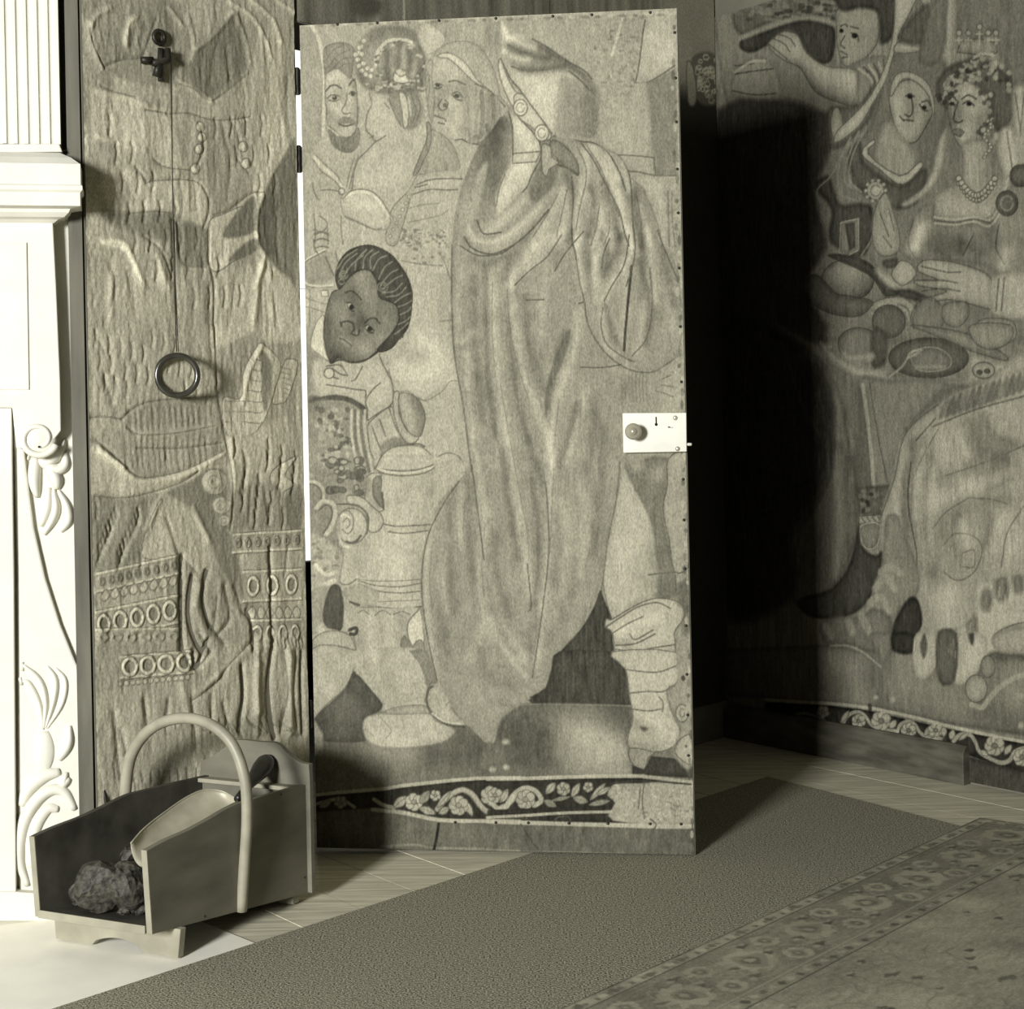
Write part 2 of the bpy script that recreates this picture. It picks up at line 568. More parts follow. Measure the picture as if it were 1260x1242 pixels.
fr.box(o, U * 0.036, NB * 0.03, UPZ * 2.03)
fr.box(o + U * 0.345, U * 0.036, NB * 0.03, UPZ * 2.03)
fr.box(o - UPZ * 0.04, U * 0.381, NB * 0.045, UPZ * 0.038)
fr.build('window_frame', M_DARKR, win)

# ---- skirting of the right wall: a moulded board that stops short, then a flat one
s0 = (RB - CORNER).dot(V)
sk = MB()
prof = [(0, 0), (0.030, 0), (0.030, 0.085), (0.022, 0.100), (0.012, 0.108), (0, 0.108)]
ring0 = [CORNER + V * 0.01 + NR * (a + 0.004) + UPZ * z for a, z in prof]
sk.prism(ring0, V * (s0 - 0.01))
tag(sk.build('baseboard_right', M_DARKW, bevel=0.002), kind='structure')

# ------------------------------------------------------------------ chimney piece (painted white), standing across the corner
def mp(x, y, t=0.0):
    """point of the chimney piece seen at x,y on the plane t in front of its backing"""
    return onp(x, y, MO + MN * t, MN)
ch = empty('chimney_piece', MO)
tag(ch, 'white painted carved chimney piece with fluted pilaster and scrolled jamb', 'fireplace')
def slab(name, pts, t0, t1, m=M_WHITE, bevel=0.0025, tm=None, parent=ch):
    ring = [mp(x, y, tm if tm is not None else t1) for x, y in pts]
    ring = [p - MN * ((p - MO).dot(MN)) + MN * t0 for p in ring]
    return MB().prism(ring, MN * (t1 - t0)).build(name, m, parent, bevel=bevel)
zf = lambda p: Vector((p.x, p.y, 0))
# backing slab, widening towards the floor
slab('backing', [(-260, 1136), (-260, 262), (84, 268), (88, 400), (93, 520), (97, 680), (99, 800), (104, 838), (106, 1132)], -0.05, 0.0)
# frieze block beside the opening
slab('frieze_block', [(-250, 500), (-250, 270), (65, 271), (69, 350), (74, 470), (75, 530), (58, 552), (20, 552), (15, 502)], 0.0, 0.042)
slab('frieze_panel', [(-200, 480), (-200, 300), (33, 298), (36, 480)], 0.042, 0.046)
# jamb strip left of the console
slab('jamb', [(-260, 1133), (-260, 500), (14, 500), (17, 700), (20, 1133)], 0.0, 0.032)
# console: raised leg widening downwards under the scroll
cons = crom([(17, 528), (24, 519), (32, 525)], 3) + [(29, 545), (34, 590), (42, 650), (56, 712), (74, 768), (92, 812), (103, 838), (104, 900), (105, 1000), (106, 1128), (24, 1128), (22, 900), (21, 700), (18, 600)]
slab('console', cons, 0.0, 0.015, bevel=0.007)
slab('plinth', [(-260, 1134), (-260, 1095), (20, 1098), (110, 1104), (110, 1134)], 0.0, 0.036)
# shelf: one moulding carried round the end
s_end = (mp(66, 272, 0.042) - MO).dot(MD)
prof = []
for x, y in [(66, 186), (76, 186), (90, 194), (102, 204), (102, 229), (104, 231), (104, 236), (101, 239), (101, 255), (88, 257), (86, 261), (80, 266), (72, 268), (66, 272)]:
    p = mp(x, y, 0.08)
    prof.append((max(0.0, (p - mp(66, y, 0.08)).dot(MD)), p.z))
sh = MB(); n = len(prof); vs = []
for e, z in prof:
    for q in (MD * -0.55 + MN * (0.042 + e), MD * (s_end + e) + MN * (0.042 + e), MD * (s_end + e) - MN * 0.05, MD * -0.55 - MN * 0.05):
        vs.append(Vector((MO.x, MO.y, z)) + q)
fs = []
for i in range(n - 1):
    for k in range(4):
        a, b2 = i * 4 + k, i * 4 + (k + 1) % 4
        fs.append((a, b2, b2 + 4, a + 4))
fs += [(0, 1, 2, 3), tuple((n - 1) * 4 + k for k in (3, 2, 1, 0))]
sh.add(vs, fs); sh.build('shelf', M_WHITE, ch, bevel=0.001)
# fluted pilaster of the overmantel
pt = 0.03
slab('pilaster_base', [(-220, 190), (-220, 177), (73, 177), (77, 187)], -0.03, pt + 0.012)
ztop = mp(0, -150, pt).z; zb = mp(40, 177, pt).z
def sx(x): return (mp(x, 100, pt) - MO).dot(MD)
step = (sx(62) - sx(0)) / 4.62
pr = []
right = sx(73)
x = right
pil = [(right, -0.03), (right, pt)]
c = right - step * 0.62
flutes = []
while c > -0.42:
    hw = step * 0.34
    pil.append((c + hw, pt))
    for k in range(1, 8):
        a = math.pi * k / 8
        pil.append((c + hw * math.cos(a), pt - hw * 0.75 * math.sin(a)))
    pil.append((c - hw, pt))
    c -= step
pil.append((-0.5, pt)); pil.append((-0.5, -0.03))
ring = [Vector((MO.x, MO.y, zb)) + MD * a + MN * t for a, t in pil]
MB().prism(ring, UPZ * (ztop - zb)).build('fluted_pilaster', M_WHITE, ch)
# volute at the foot of the frieze block
vc = mp(47, 540, 0.045)
rv = (mp(70, 540, 0.045) - vc).length
spts = []
for k in range(46):
    a = math.radians(-20 - k * 14.0)
    rr = rv * (1.0 - k / 56.0)
    spts.append(vc + MD * (rr * math.cos(a)) + UPZ * (rr * math.sin(a)) )
MB().dome(vc - MN * 0.012, MD, UPZ, MN, rv * 0.98, rv * 0.98, 0.016, 28, 6).build('volute_eye', M_WHITE, ch, smooth=True)
MB().tube(spts, [0.008 * (1 - k / 60) for k in range(46)], 8).build('volute', M_WHITE, ch, smooth=True)
MB().lathe(mp(48, 550, 0.052), MN, [(-0.003, 0.0022), (0.0015, 0.0022)], 10).build('drill_hole', M_BLACK, ch)
# carved leaves: each lobe a raised tapering relief along a curve
def lobe(pts, w0, w1, t=0.0, h=0.014, name='carved_leaf'):
    c = crom(pts, 5)
    n = len(c); mb = MB(); vs = []; K = 8
    P = [mp(x, y, t) for x, y in c]
    sc = (mp(60, 600, t) - mp(50, 600, t)).length / 10
    for i, p in enumerate(P):
        d = (P[min(i + 1, n - 1)] - P[max(0, i - 1)]).normalized()
        sd = MN.cross(d)
        u = i / (n - 1)
        w = (w0 + (w1 - w0) * u) * (math.sin(math.pi * (0.12 + 0.8 * u)) ** 0.6) * sc
        hh = h * (math.sin(math.pi * (0.1 + 0.82 * u)) ** 0.5)
        for k in range(K + 1):
            a = math.pi * k / K
            vs.append(p + sd * (w * math.cos(a)) + MN * (hh * math.sin(a) - 0.002))
    fs = []
    for i in range(n - 1):
        for k in range(K):
            a = i * (K + 1) + k
            fs.append((a, a + 1, a + K + 2, a + K + 1))
    fs.append(tuple(range(K + 1))); fs.append(tuple((n - 1) * (K + 1) + k for k in reversed(range(K + 1))))
    mb.add(vs, fs)
    return mb.build(name, M_WHITE, ch, smooth=True)
lobe([(50, 572), (62, 566), (74, 555), (80, 541)], 12, 4, 0.0, 0.024)
lobe([(46, 566), (58, 572), (70, 578), (80, 572), (80, 556)], 8, 8, 0.0, 0.02)
lobe([(44, 562), (42, 590), (46, 612)], 10, 7, 0.0, 0.022)
lobe([(58, 574), (68, 588), (71, 602)], 9, 9, 0.0, 0.024)
lobe([(60, 600), (58, 624), (50, 648)], 6, 7, 0.0, 0.016)
lobe([(66, 602), (68, 630), (54, 658)], 5, 7, 0.0, 0.018)
lobe([(72, 604), (82, 622), (84, 640), (74, 654)], 5, 8, 0.0, 0.018)
lobe([(36, 560), (34, 566)], 4, 4, 0.0, 0.018, 'carved_bead')
# acanthus spray on the lower console
ct = 0.015
lobe([(53, 898), (48, 866), (36, 842), (28, 838)], 3.5, 4.5, ct, 0.010, 'acanthus_frond')
lobe([(54, 896), (56, 862), (48, 836), (28, 818)], 3.5, 4.5, ct, 0.012, 'acanthus_frond')
lobe([(56, 896), (66, 862), (68, 836), (58, 820)], 3.5, 4.5, ct, 0.012, 'acanthus_frond')
lobe([(58, 896), (76, 866), (80, 838), (68, 822)], 3.5, 4.0, ct, 0.010, 'acanthus_frond')
lobe([(27, 815), (28, 826)], 5, 5, ct, 0.012, 'carved_bead')
lobe([(24, 834), (27, 843)], 5, 5, ct, 0.012, 'carved_bead')
lobe([(53, 900), (54, 925), (54, 950)], 13, 14, ct, 0.012)
lobe([(72, 935), (84, 915), (86, 893)], 8, 5, ct, 0.016)
lobe([(74, 950), (54, 955), (36, 970), (26, 992)], 9, 10, ct, 0.016)
lobe([(86, 958), (78, 964), (82, 950)], 6, 6, ct, 0.016, 'carved_bead')
lobe([(92, 996), (78, 974), (58, 974), (38, 994), (26, 1025), (24, 1060), (34, 1090)], 8, 9, ct, 0.016)
lobe([(72, 996), (58, 996), (44, 1016), (38, 1045), (40, 1068)], 8, 9, ct, 0.013)
# sawn batten between chimney piece and hanging
bt = 0.018
br = [mp(x, y, bt) for x, y in [(100, 1136), (76, -160), (92, -160), (118, 1118)]]
b_ = MB().prism([br[0], br[3], br[2], br[1]], -MN * 0.02).build('trim_1', M_BATTEN)
tag(b_, kind='structure')
# hearth slab
h0, h1 = flr(268, 1141, 0.004), flr(318, 1161, 0.004)
hd = (h1 - h0).normalized(); hw = Vector((-hd.y, hd.x, 0))
if hw.x > 0: hw = -hw
he = MB().box(h0 - hd * 0.55 - UPZ * 0.008, hw * 1.3, hd * 1.6, UPZ * 0.0062)
o = he.build('hearth_slab', M_HEARTH, bevel=0.001, origin=h0)
tag(o, 'pale stone hearth slab under the wooden coal box', 'hearth')

# ------------------------------------------------------------------ door, standing open, its face covered with tapestry
door = empty('door_1', HINGE); tag(door, kind='structure')
DE = (Vector((FREE.x, FREE.y, 0.0)) - HINGE); DWID = DE.length
DE = Vector((DE.x, DE.y, -0.006)).normalized()
DN = Vector((DE.y, -DE.x, 0)).normalized()
d0 = HINGE + DE * 0.010 + UPZ * 0.014
DH = 1.985
MB().box(d0 - DN * 0.036, DE * (DWID - 0.010), DN * 0.035, UPZ * DH).build('door_leaf', M_DOORW, door)
for y in (100, 196, 880):
    z = onp(364, y, HINGE, DN).z
    hg = MB().lathe(HINGE + DE * 0.000 + UPZ * (z - 0.032) - DN * 0.004, UPZ, [(0, 0.0065), (0.019, 0.0065), (0.0192, 0.0055), (0.021, 0.0055), (0.0212, 0.0065), (0.064, 0.0065), (0.066, 0.003)], 14)
    hg.box(HINGE + UPZ * (z - 0.03) - DN * 0.006, DE * 0.03, -DN * 0.002, UPZ * 0.06)
    hg.build('hinge', M_IRON, door, smooth=False)
# rim lock
def dp(x, y, t=0.0): return onp(x, y, HINGE + DN * t, DN)
lk_t = 0.020
c0, c1, c2, c3 = (dp(x, y, lk_t) for x, y in ((767, 557.5), (845, 556), (844.5, 508), (766, 508.5)))
lock = MB().prism([p - DN * lk_t for p in (c0, c1, c2, c3)], DN * lk_t).build('lock_plate', M_BRASS, door, bevel=0.0015)
kc = dp(780, 531, lk_t)
MB().lathe(kc - DN * 0.001, DN, [(0, 0.009), (0.004, 0.009), (0.005, 0.005), (0.018, 0.005), (0.022, 0.013), (0.029, 0.0185), (0.036, 0.0195), (0.041, 0.017), (0.044, 0.013), (0.0445, 0.0085), (0.047, 0.008), (0.0475, 0.0072), (0.050, 0.005), (0.051, 0.0015)], 28).build('knob', M_KNOB, lock, smooth=True)
kh = MB(); p = dp(807.5, 522.5, lk_t)
kh.lathe(p, DN, [(-0.004, 0.0036), (0.0004, 0.0036)], 12)
kh.box(p - DE * 0.0016 - DN * 0.003, DE * 0.0032, DN * 0.0033, UPZ * 0.018)
kh.build('keyhole', M_BLACK, lock)
kh = MB(); p = dp(822, 526.6, lk_t)
kh.box(p - DN * 0.003, DE * 0.005, DN * 0.0033, UPZ * 0.003); kh.box(p - DN * 0.003, DE * 0.012, DN * 0.0032, UPZ * 0.001)
kh.build('latch_slot', M_BLACK, lock)
for x, y in ((831, 514.5), (834, 552.5)):
    MB().dome(dp(x, y, lk_t), DE, UPZ, DN, 0.0058, 0.0058, 0.002, 14, 4).build('screw', M_KNOB, lock, smooth=True)
p = dp(845, 547, 0.012)
MB().lathe(p - DE * 0.01, DE, [(0, 0.0036), (0.02, 0.0036), (0.022, 0.002)], 12).build('latch_bolt', M_BRASS, lock, smooth=True)

tk = None
for k, (x, y) in enumerate([(829.5 + 0.019 * (yy - 10), yy) for yy in (40, 96, 150, 208, 262, 330, 402, 470, 590, 640, 700, 770, 830, 880, 930)] + [(xx, 1012 + (xx - 540) * 0.008) for xx in (560, 610, 650, 700, 748, 800, 838)] + [(xx, 32 - (xx - 362) * 0.038) for xx in (415, 464, 540, 610, 680, 728, 800)]):
    p = dp(x, y, 0.003)
    if tk is None:
        tk = MB().dome((0, 0, 0), DE, UPZ, DN, 0.0036, 0.0036, 0.0022, 8, 3).build('nail', M_IRON, door, smooth=True); o = tk
    else:
        o = tk.copy(); COL.objects.link(o)
    o.location = p - door.location

# ------------------------------------------------------------------ bell pull beside the chimney piece
def wp(x, y, t=0.0): return onp(x, y, HINGE + NB * t, NB)
bell = empty('bell_pull', wp(210, 490, 0.03))
tag(bell, 'wire bell pull with dark iron crank and ring on the left tapestry', 'bell pull')
bk = MB()
WD = U
p = wp(196, 80, 0.012)
sc = (wp(206, 80, 0.012) - wp(196, 80, 0.012)).length / 10
bk.tube([wp(198, 100, 0.01), wp(197, 80, 0.014), wp(198, 60, 0.012)], 3.2 * sc, 8)
bk.ring(wp(196, 46, 0.012), WD, UPZ, 6.5 * sc, 2.4 * sc, 20, 8)
bk.tube([wp(174, 74, 0.012), wp(188, 74, 0.018)], 3.6 * sc, 8)
bk.tube([wp(188, 78, 0.022), wp(207, 74, 0.022), wp(206, 60, 0.02)], 3.4 * sc, 8)
bk.tube([wp(192, 94, 0.014), wp(196, 78, 0.02)], 4 * sc, 8)
bk.build('crank', M_IRON, bell, smooth=True)
wr = MB(); wr.tube([wp(210.5, 70, 0.03), wp(212, 200, 0.03), wp(214, 330, 0.03), wp(217.5, 433, 0.03)], 0.0013, 6)
wr.tube([wp(214, 270, 0.028), wp(216, 350, 0.029), wp(219.5, 433, 0.03)], 0.0009, 6)
wr.build('wire', M_IRON, bell, smooth=True)
rc = wp(218, 462, 0.03)
RX = (MD * 0.85 + U * 0.3).normalized()
RR = (wp(218, 486.5, 0.03) - rc).length
MB().ring(rc, Vector((0.96, 0.25, 0)), UPZ, RR, RR * 0.155, 48, 14).build('ring', M_RING, bell, smooth=True)

# ------------------------------------------------------------------ coal box, tipped back a little on its front foot
Z0 = 0.07
B0 = flr(187, 1150, Z0)                               # front right, front left, back right, back left of the underside
B1 = flr(43, 1128, Z0)
B2 = flr(383, 1098, 0.02)
BL = B2 - B0; BW = B1 - B0
B3 = B2 + BW * 0.92
bl, bw = BL.normalized(), BW.normalized()
th = 0.013
BNo = Vector((bl.y, -bl.x, 0)).normalized()           # outward normal of the right panel
def Q(u, v, h=0.0):
    return B0 * ((1 - u) * (1 - v)) + B1 * ((1 - u) * v) + B2 * (u * (1 - v)) + B3 * (u * v) + UPZ * h
def bp_(x, y, off=0.0): return onp(x, y, B0 - BNo * off, BNo)
out = [(188, 1150), (383, 1098), (387, 963)] + crom([(387, 963), (345, 974), (311, 984), (286, 992), (258, 1008), (232, 1022), (205, 1034), (181, 1047)], 4)[1:]
ring = [bp_(x, y) for x, y in out]
cb = empty('coal_box', Q(0.5, 0.5).xy.to_3d())
tag(cb, 'wooden coal box with bent hoop handle standing on the hearth', 'coal box')
tv = th / BW.length
thv = BW * tv
def side(p, v):
    """carry a point of the right panel across to the share v of the width"""
    u = (p - B0).dot(bl) / BL.length
    return p + Q(u, v) - Q(u, 0)
MB().hexa(ring, [side(p, tv) for p in ring]).build('side_panel', M_BOX, cb, bevel=0.001)
MB().hexa([side(p, 1 - tv) for p in ring], [side(p, 1.0) for p in ring]).build('side_panel', M_BOXIN, cb, bevel=0.001)
for v in (0.0, 1 - tv):                               # pale end grain on the front edges
    o, t = side(ring[0], v) - bl * 0.0015, side(ring[-1], v) - bl * 0.0015
    MB().hexa([o, o + thv, o + thv + bl * 0.002, o + bl * 0.002], [t, t + thv, t + thv + bl * 0.002, t + bl * 0.002]).build('edge_strip', M_BOXL, cb)
MB().hexa([Q(0, tv), Q(1, tv), Q(1, 1 - tv), Q(0, 1 - tv)], [Q(0, tv, .014), Q(1, tv, .014), Q(1, 1 - tv, .014), Q(0, 1 - tv, .014)]).build('bottom_board', M_BOXIN, cb, bevel=0.001)
MB().box(Q(0, tv, -0.001) - bl * 0.005, BW - thv * 2, bl * 0.004, UPZ * 0.016).build('front_lip', M_BOXL, cb, bevel=0.0008)
zt = ring[2].z - B2.z
def cross(u0, u1, h0, h1):
    return MB().hexa([Q(u0, tv, h0), Q(u1, tv, h0), Q(u1, 1 - tv, h0), Q(u0, 1 - tv, h0)], [Q(u0, tv, h1), Q(u1, tv, h1), Q(u1, 1 - tv, h1), Q(u0, 1 - tv, h1)])
cross(0.93, 0.955, 0.014, zt - 0.012).build('inner_back_board', M_BOX, cb, bevel=0.001)
cross(0.90, 0.975, zt - 0.0115, zt - 0.002).build('ledge', M_BOXL, cb, bevel=0.002)
bwb = (B3 - B2).normalized()
BKN = Vector((-bwb.y, bwb.x, 0)).normalized()
if BKN.y > 0: BKN = -BKN
bkO = Q(0.976, 0.5)
def bb(x, y): return onp(x, y, bkO, BKN)
prof = [(381, 961), (380, 941)] + crom([(380, 941), (368, 938), (352, 926), (340, 915), (318, 913), (292, 911), (276, 920), (262, 930), (252, 935)], 4) + [(247, 937), (246, 952)]
top = [bb(x, y) for x, y in prof]
bot = [Vector((top[-1].x, top[-1].y, 0.022)), Vector((top[0].x, top[0].y, 0.022))]
MB().prism(top + bot, bl.xy.to_3d() * 0.013).build('back_board', M_BOX, cb, bevel=0.001)
# front foot with an arched cut-out, low rear bearer
fo = Q(0.13, 0.5)
def ff(x, y): return onp(x, y, fo, BKN)
fpts = [(219, 1187), (222, 1141), (66, 1118), (69, 1165), (73, 1167), (92, 1168)] + crom([(92, 1168), (108, 1161), (129, 1155), (150, 1156), (172, 1166), (188, 1181), (200, 1187)], 4)[1:]
fr_ = [ff(x, y) for x, y in fpts]
for i, p in enumerate(fr_):
    if i in (1, 2): p.z = Q(0.13, 0.5).z - 0.001
    elif p.z < 0.014: p.z = 0.0055
    p.z = min(p.z, Q(0.13, 0.5).z - 0.001)
MB().prism(fr_, bl.xy.to_3d() * 0.016).build('foot', M_BOXL, cb, bevel=0.001)
r0, r1 = Q(0.90, 0.04), Q(0.90, 0.96)
MB().hexa([Vector((p.x, p.y, 0.0055)) for p in (r0, r0 + bl * 0.02, r1 + bl * 0.02, r1)], [Vector((p.x, p.y, B2.z + 0.003)) for p in (r0, r0 + bl * 0.02, r1 + bl * 0.02, r1)]).build('rear_bearer', M_BOXL, cb)
# hoop handle
hp0 = bp_(297, 1122) + BNo * 0.009
HN = Vector((-bw.y, bw.x, 0)).normalized()
if HN.y > 0: HN = -HN
hpts = crom([(297, 1121), (301, 1060), (304, 1005), (301, 958), (287, 918), (263, 894), (233, 884), (203, 888), (180, 902), (163, 926), (156, 955), (153, 1000), (152, 1030)], 5)
hpp = [onp(x, y, hp0, HN) for x, y in hpts]
MB().tube(hpp, 0.0142, 12, flat=(0.82, 0.9)).build('handle', M_HOOP, cb, smooth=True)
kp = bp_(386, 1024)
MB().lathe(kp - BNo * 0.03, bl, [(0, 0.006), (0.008, 0.006), (0.011, 0.004)], 12).build('catch', M_BRASS, cb, smooth=True)
for x, y in ((346, 978), (383, 978), (381, 1012), (381, 1044), (375, 1080), (252, 1128), (296, 1113)):
    p = bp_(x, y)
    MB().dome(p, bl, UPZ, BNo, 0.0026, 0.0026, 0.001, 8, 3).build('nail', M_IRON, cb, smooth=True)

# ---- scoop lying on the coal
scoop = empty('coal_scoop', bp_(230, 1010, 0.08))
tag(scoop, 'pale tin coal scoop with turned dark handle lying in the box', 'coal scoop')
lefts = [(161, 1038), (178, 1019), (205, 998), (230, 981), (252, 972), (274, 974), (292, 984)]
rights = [(184, 1047), (203, 1033), (228, 1021), (250, 1009), (268, 999), (283, 990), (293, 986)]
dl = [0.105, 0.12, 0.125, 0.12, 0.11, 0.085, 0.045]
dr = [0.022, 0.020, 0.020, 0.021, 0.024, 0.03, 0.04]
vs = []; K = 14; fs = []
Ls = [bp_(x, y, d) for (x, y), d in zip(lefts, dl)]; Rs = [bp_(x, y, d) for (x, y), d in zip(rights, dr)]
Ls = [Vector(p) for p in crom(Ls, 4)]; Rs = [Vector(p) for p in crom(Rs, 4)]
for i, (a, b2) in enumerate(zip(Ls, Rs)):
    sag = 0.036 * (1 - (i / (len(Ls) - 1)) ** 3) ** 0.5 + 0.002
    for k in range(K + 1):
        t = math.pi * k / K
        vs.append((a + b2) / 2 + (a - b2) / 2 * math.cos(t) - UPZ * (sag * math.sin(t)))
for i in range(len(Ls) - 1):
    for k in range(K):
        a = i * (K + 1) + k
        fs.append((a, a + 1, a + K + 2, a + K + 1))
mb = MB(); mb.add(vs, fs)
so = mb.build('bowl', M_TIN, scoop, smooth=True)
sm_ = so.modifiers.new('sheet', 'SOLIDIFY'); sm_.thickness = 0.0016; sm_.offset = 0
MB().tube([p for p in Ls], 0.0018, 6).build('rim', M_TIN, scoop, smooth=True)
ha, hb = bp_(292, 984, 0.043), bp_(329, 937, 0.09)
ax = (hb - ha); ln = ax.length
MB().lathe(ha, ax, [(0, 0.008), (ln * 0.2, 0.0085), (ln * 0.4, 0.011), (ln * 0.6, 0.016), (ln * 0.78, 0.0205), (ln * 0.92, 0.021), (ln * 1.0, 0.017), (ln * 1.06, 0.010), (ln * 1.08, 0.003)], 20).build('handle', M_BLACKW, scoop, smooth=True)

# ---- lumps of coal
NBD = BL.cross(BW).normalized()
if NBD.z < 0: NBD = -NBD
def lump(x, y, lift, r, seed, squash=(1, 1, 1)):
    rg = random.Random(seed)
    bm = bmesh.new(); bmesh.ops.create_icosphere(bm, subdivisions=3, radius=1)
    planes = []
    for _ in range(11):
        v = Vector((rg.gauss(0, 1), rg.gauss(0, 1), rg.gauss(0, 1))).normalized()
        planes.append((v, rg.uniform(0.55, 0.9)))
    for v in bm.verts:
        p = v.co.copy()
        for nrm, dd in planes:
            e = p.dot(nrm) - dd
            if e > 0: p -= nrm * e
        j = Vector((rg.uniform(-1, 1), rg.uniform(-1, 1), rg.uniform(-1, 1))) * 0.055
        p += j
        v.co = Vector((p.x * squash[0], p.y * squash[1], p.z * squash[2])) * r
    lowz = min(v.co.z for v in bm.verts)
    me = bpy.data.meshes.new('coal_lump'); bm.to_mesh(me); bm.free()
    me.materials.append(M_COAL)
    o = bpy.data.objects.new('coal_lump', me); COL.objects.link(o)
    o.location = onp(x, y, B0 + UPZ * (0.014 - lowz + lift), NBD)
    return o
for (x, y, d, r, sd, sq, lab) in [
    (124, 1090, 0.0, 0.056, 1, (0.95, 1, 0.95), 'largest pale faced lump of coal at the front of the box'),
    (160, 1086, 0.0, 0.058, 22, (0.75, 0.9, 1.1), 'black lump of coal beside the front right panel'),
    (141, 1052, 0.045, 0.040, 7, (1.1, 1, 0.8), 'dusty lump of coal resting on the pile below the scoop tip'),
    (163, 1050, 0.05, 0.036, 5, (1, 1, 0.8), 'coal lump directly under the lip of the scoop'),
    (103, 1094, 0.0, 0.034, 9, (1, 1, 0.9), 'leftmost coal lump against the dark inner panel'),
    (172, 1119, 0.0, 0.017, 11, (1.4, 1, 0.7), 'small coal fragment at the foot of the right panel'),
    (154, 1120, 0.0, 0.016, 13, (1.2, 1, 0.7), 'small coal fragment before the black lump'),
    (97, 1112, 0.0, 0.009, 15, (1.5, 1, 0.5), 'tiny coal chip left of the largest lump')]:
    o = lump(x, y, d, r, sd, sq)
    tag(o, lab, 'coal', 'coal in the box')

# ---- fire iron standing in the corner behind the box
fi = empty('fire_iron', Vector((at(130, 990, 3.36).x, at(130, 990, 3.36).y, 0.0)))
tag(fi, 'thin iron rod leaning in the dark corner beside the chimney piece', 'fire iron')
a, b2 = at(110, 880, 3.41), at(130, 985, 3.39)
foot_ = Vector((b2.x + 0.025, b2.y - 0.008, 0.004))
MB().tube([a, b2, foot_], 0.0035, 8).build('rod', M_IRON, fi, smooth=True)
MB().lathe(a, (a - b2), [(0, 0.004), (0.006, 0.008), (0.014, 0.009), (0.02, 0.005)], 12).build('finial', M_IRON, fi, smooth=True)

# ------------------------------------------------------------------ runner carpet
e0, e1 = flr(88, 1237), flr(640, 1057)
ed = (e1 - e0).normalized()
k0, k1 = flr(1023, 978), flr(1158, 1013)
kd = (k1 - k0).normalized()
dd = k0 - e0
tt = (dd.x * kd.y - dd.y * kd.x) / (ed.x * kd.y - ed.y * kd.x)
far = e0 + ed * tt
run = MB().prism([far, e0 - ed * 1.2, e0 - ed * 1.2 + kd * 1.2, far + kd * 0.95], UPZ * 0.005)
o = run.build('runner_carpet', M_RUN, origin=far + Vector((0, 0, 0.0013)), bevel=0.001)
tag(o, 'plain coarse dark brown carpet running under the open door', 'carpet')

# ------------------------------------------------------------------ patterned rug
rc0 = flr(1206, 1011); rdir = (flr(714, 1237) - rc0).normalized()
def art_rug(c):
    c.crop = None
    W, Hh = c.w, c.h
    Uu, Vv = np.meshgrid(np.arange(c.nx) * c.res, np.arange(c.ny) * c.res)
    d = np.minimum(Uu, Vv)
    c.T[:] = np.select([d < 0.006, d < 0.034, d < 0.038, d < 0.212, d < 0.217, d < 0.250, d < 0.255], [96, 128, 138, 112, 142, 122, 90], 128)
    c.noise(7, 0.10, 0.10, 4); c.noise(5, 0.004, 0.004, 5); c.noise(5, 0.02, 0.006, 6)
    rg = random.Random(11)
    def bl_(x, y, r, ry=None, g=140, n=9, e=None):
        c.F(g, [(x + r * math.cos(6.2832 * k / n) * rg.uniform(.6, 1.35), y + (ry or r) * math.sin(6.2832 * k / n) * rg.uniform(.6, 1.35)) for k in range(n)], 3, 1.4, a=rg.uniform(0.65, 0.95), edge=e, ew=0.5)
    def motif(x, y, r, hor):
        for k in range(9):
            a = 6.2832 * k / 9
            bl_(x + r * .72 * math.cos(a), y + r * .72 * math.sin(a), r * .36, r * .3, 140)
        bl_(x, y, r * .62, None, 112); bl_(x, y, r * .4, None, 92); bl_(x, y, r * .2, None, 136)
    def spray(x, y, r):
        bl_(x, y, r, r * .7, 76); bl_(x + r * .9, y + r * .3, r * .6, r * .4, 136); bl_(x - r * .8, y - r * .5, r * .7, r * .4, 134)
        bl_(x + r * .2, y - r * .9, r * .5, r * .4, 130)
    def along(n0, step, fn):
        t = n0
        while t < W - 0.02:
            fn(t); t += step
    # both borders: along the long side (t, v) and the short end (u, t)
    for sw in (0, 1):
        P = (lambda t, w: (t, w)) if sw == 0 else (lambda t, w: (w, t))
        lim = W if sw == 0 else Hh
        t = 0.03; k = 0
        while t < lim:
            bl_(*P(t, 0.020), 0.010, None, (150, 138, 84)[k % 3]); bl_(*P(t + 0.018, 0.022), 0.006, None, 88); t += 0.034; k += 1
        t = 0.125; k = 0
        while t < lim:
            if k % 2 == 0: motif(*P(t, 0.125 + rg.uniform(-.012, .012)), rg.uniform(0.045, 0.062), sw)
            else:
                motif(*P(t, 0.085), 0.030, sw); motif(*P(t + 0.02, 0.172), 0.030, sw); spray(*P(t - 0.05, 0.175), 0.016); spray(*P(t + 0.06, 0.07), 0.015)
            c.L(130, [P(t, 0.125), P(t + 0.03, 0.07), P(t + 0.075, 0.16), P(t + 0.11, 0.125)], 0.8)
            spray(*P(t + 0.055, 0.125), 0.014); t += 0.112; k += 1
        t = 0.23; k = 0
        while t < lim:
            bl_(*P(t, 0.234), 0.009, 0.008, (78, 144)[k % 2]); t += 0.03; k += 1
        for w in (0.036, 0.2145, 0.2525): c.L(74, [P(w, w), P(lim, w)], 0.7, 0)
        c.L(146, [P(0.211, 0.211), P(lim, 0.211)], 0.6, 0)
    for k in range(260):
        x, y = rg.uniform(0.27, W), rg.uniform(0.27, Hh)
        q = [(x, y)]; a = rg.uniform(0, 6.28)
        for j in range(5):
            a += rg.uniform(-.9, .9); q.append((q[-1][0] + 0.024 * math.cos(a), q[-1][1] + 0.024 * math.sin(a)))
        c.L(rg.choice((100, 96, 142)), q, 1.0, a=0.6)
        if k % 3 == 0: spray(x, y, rg.uniform(0.010, 0.022))
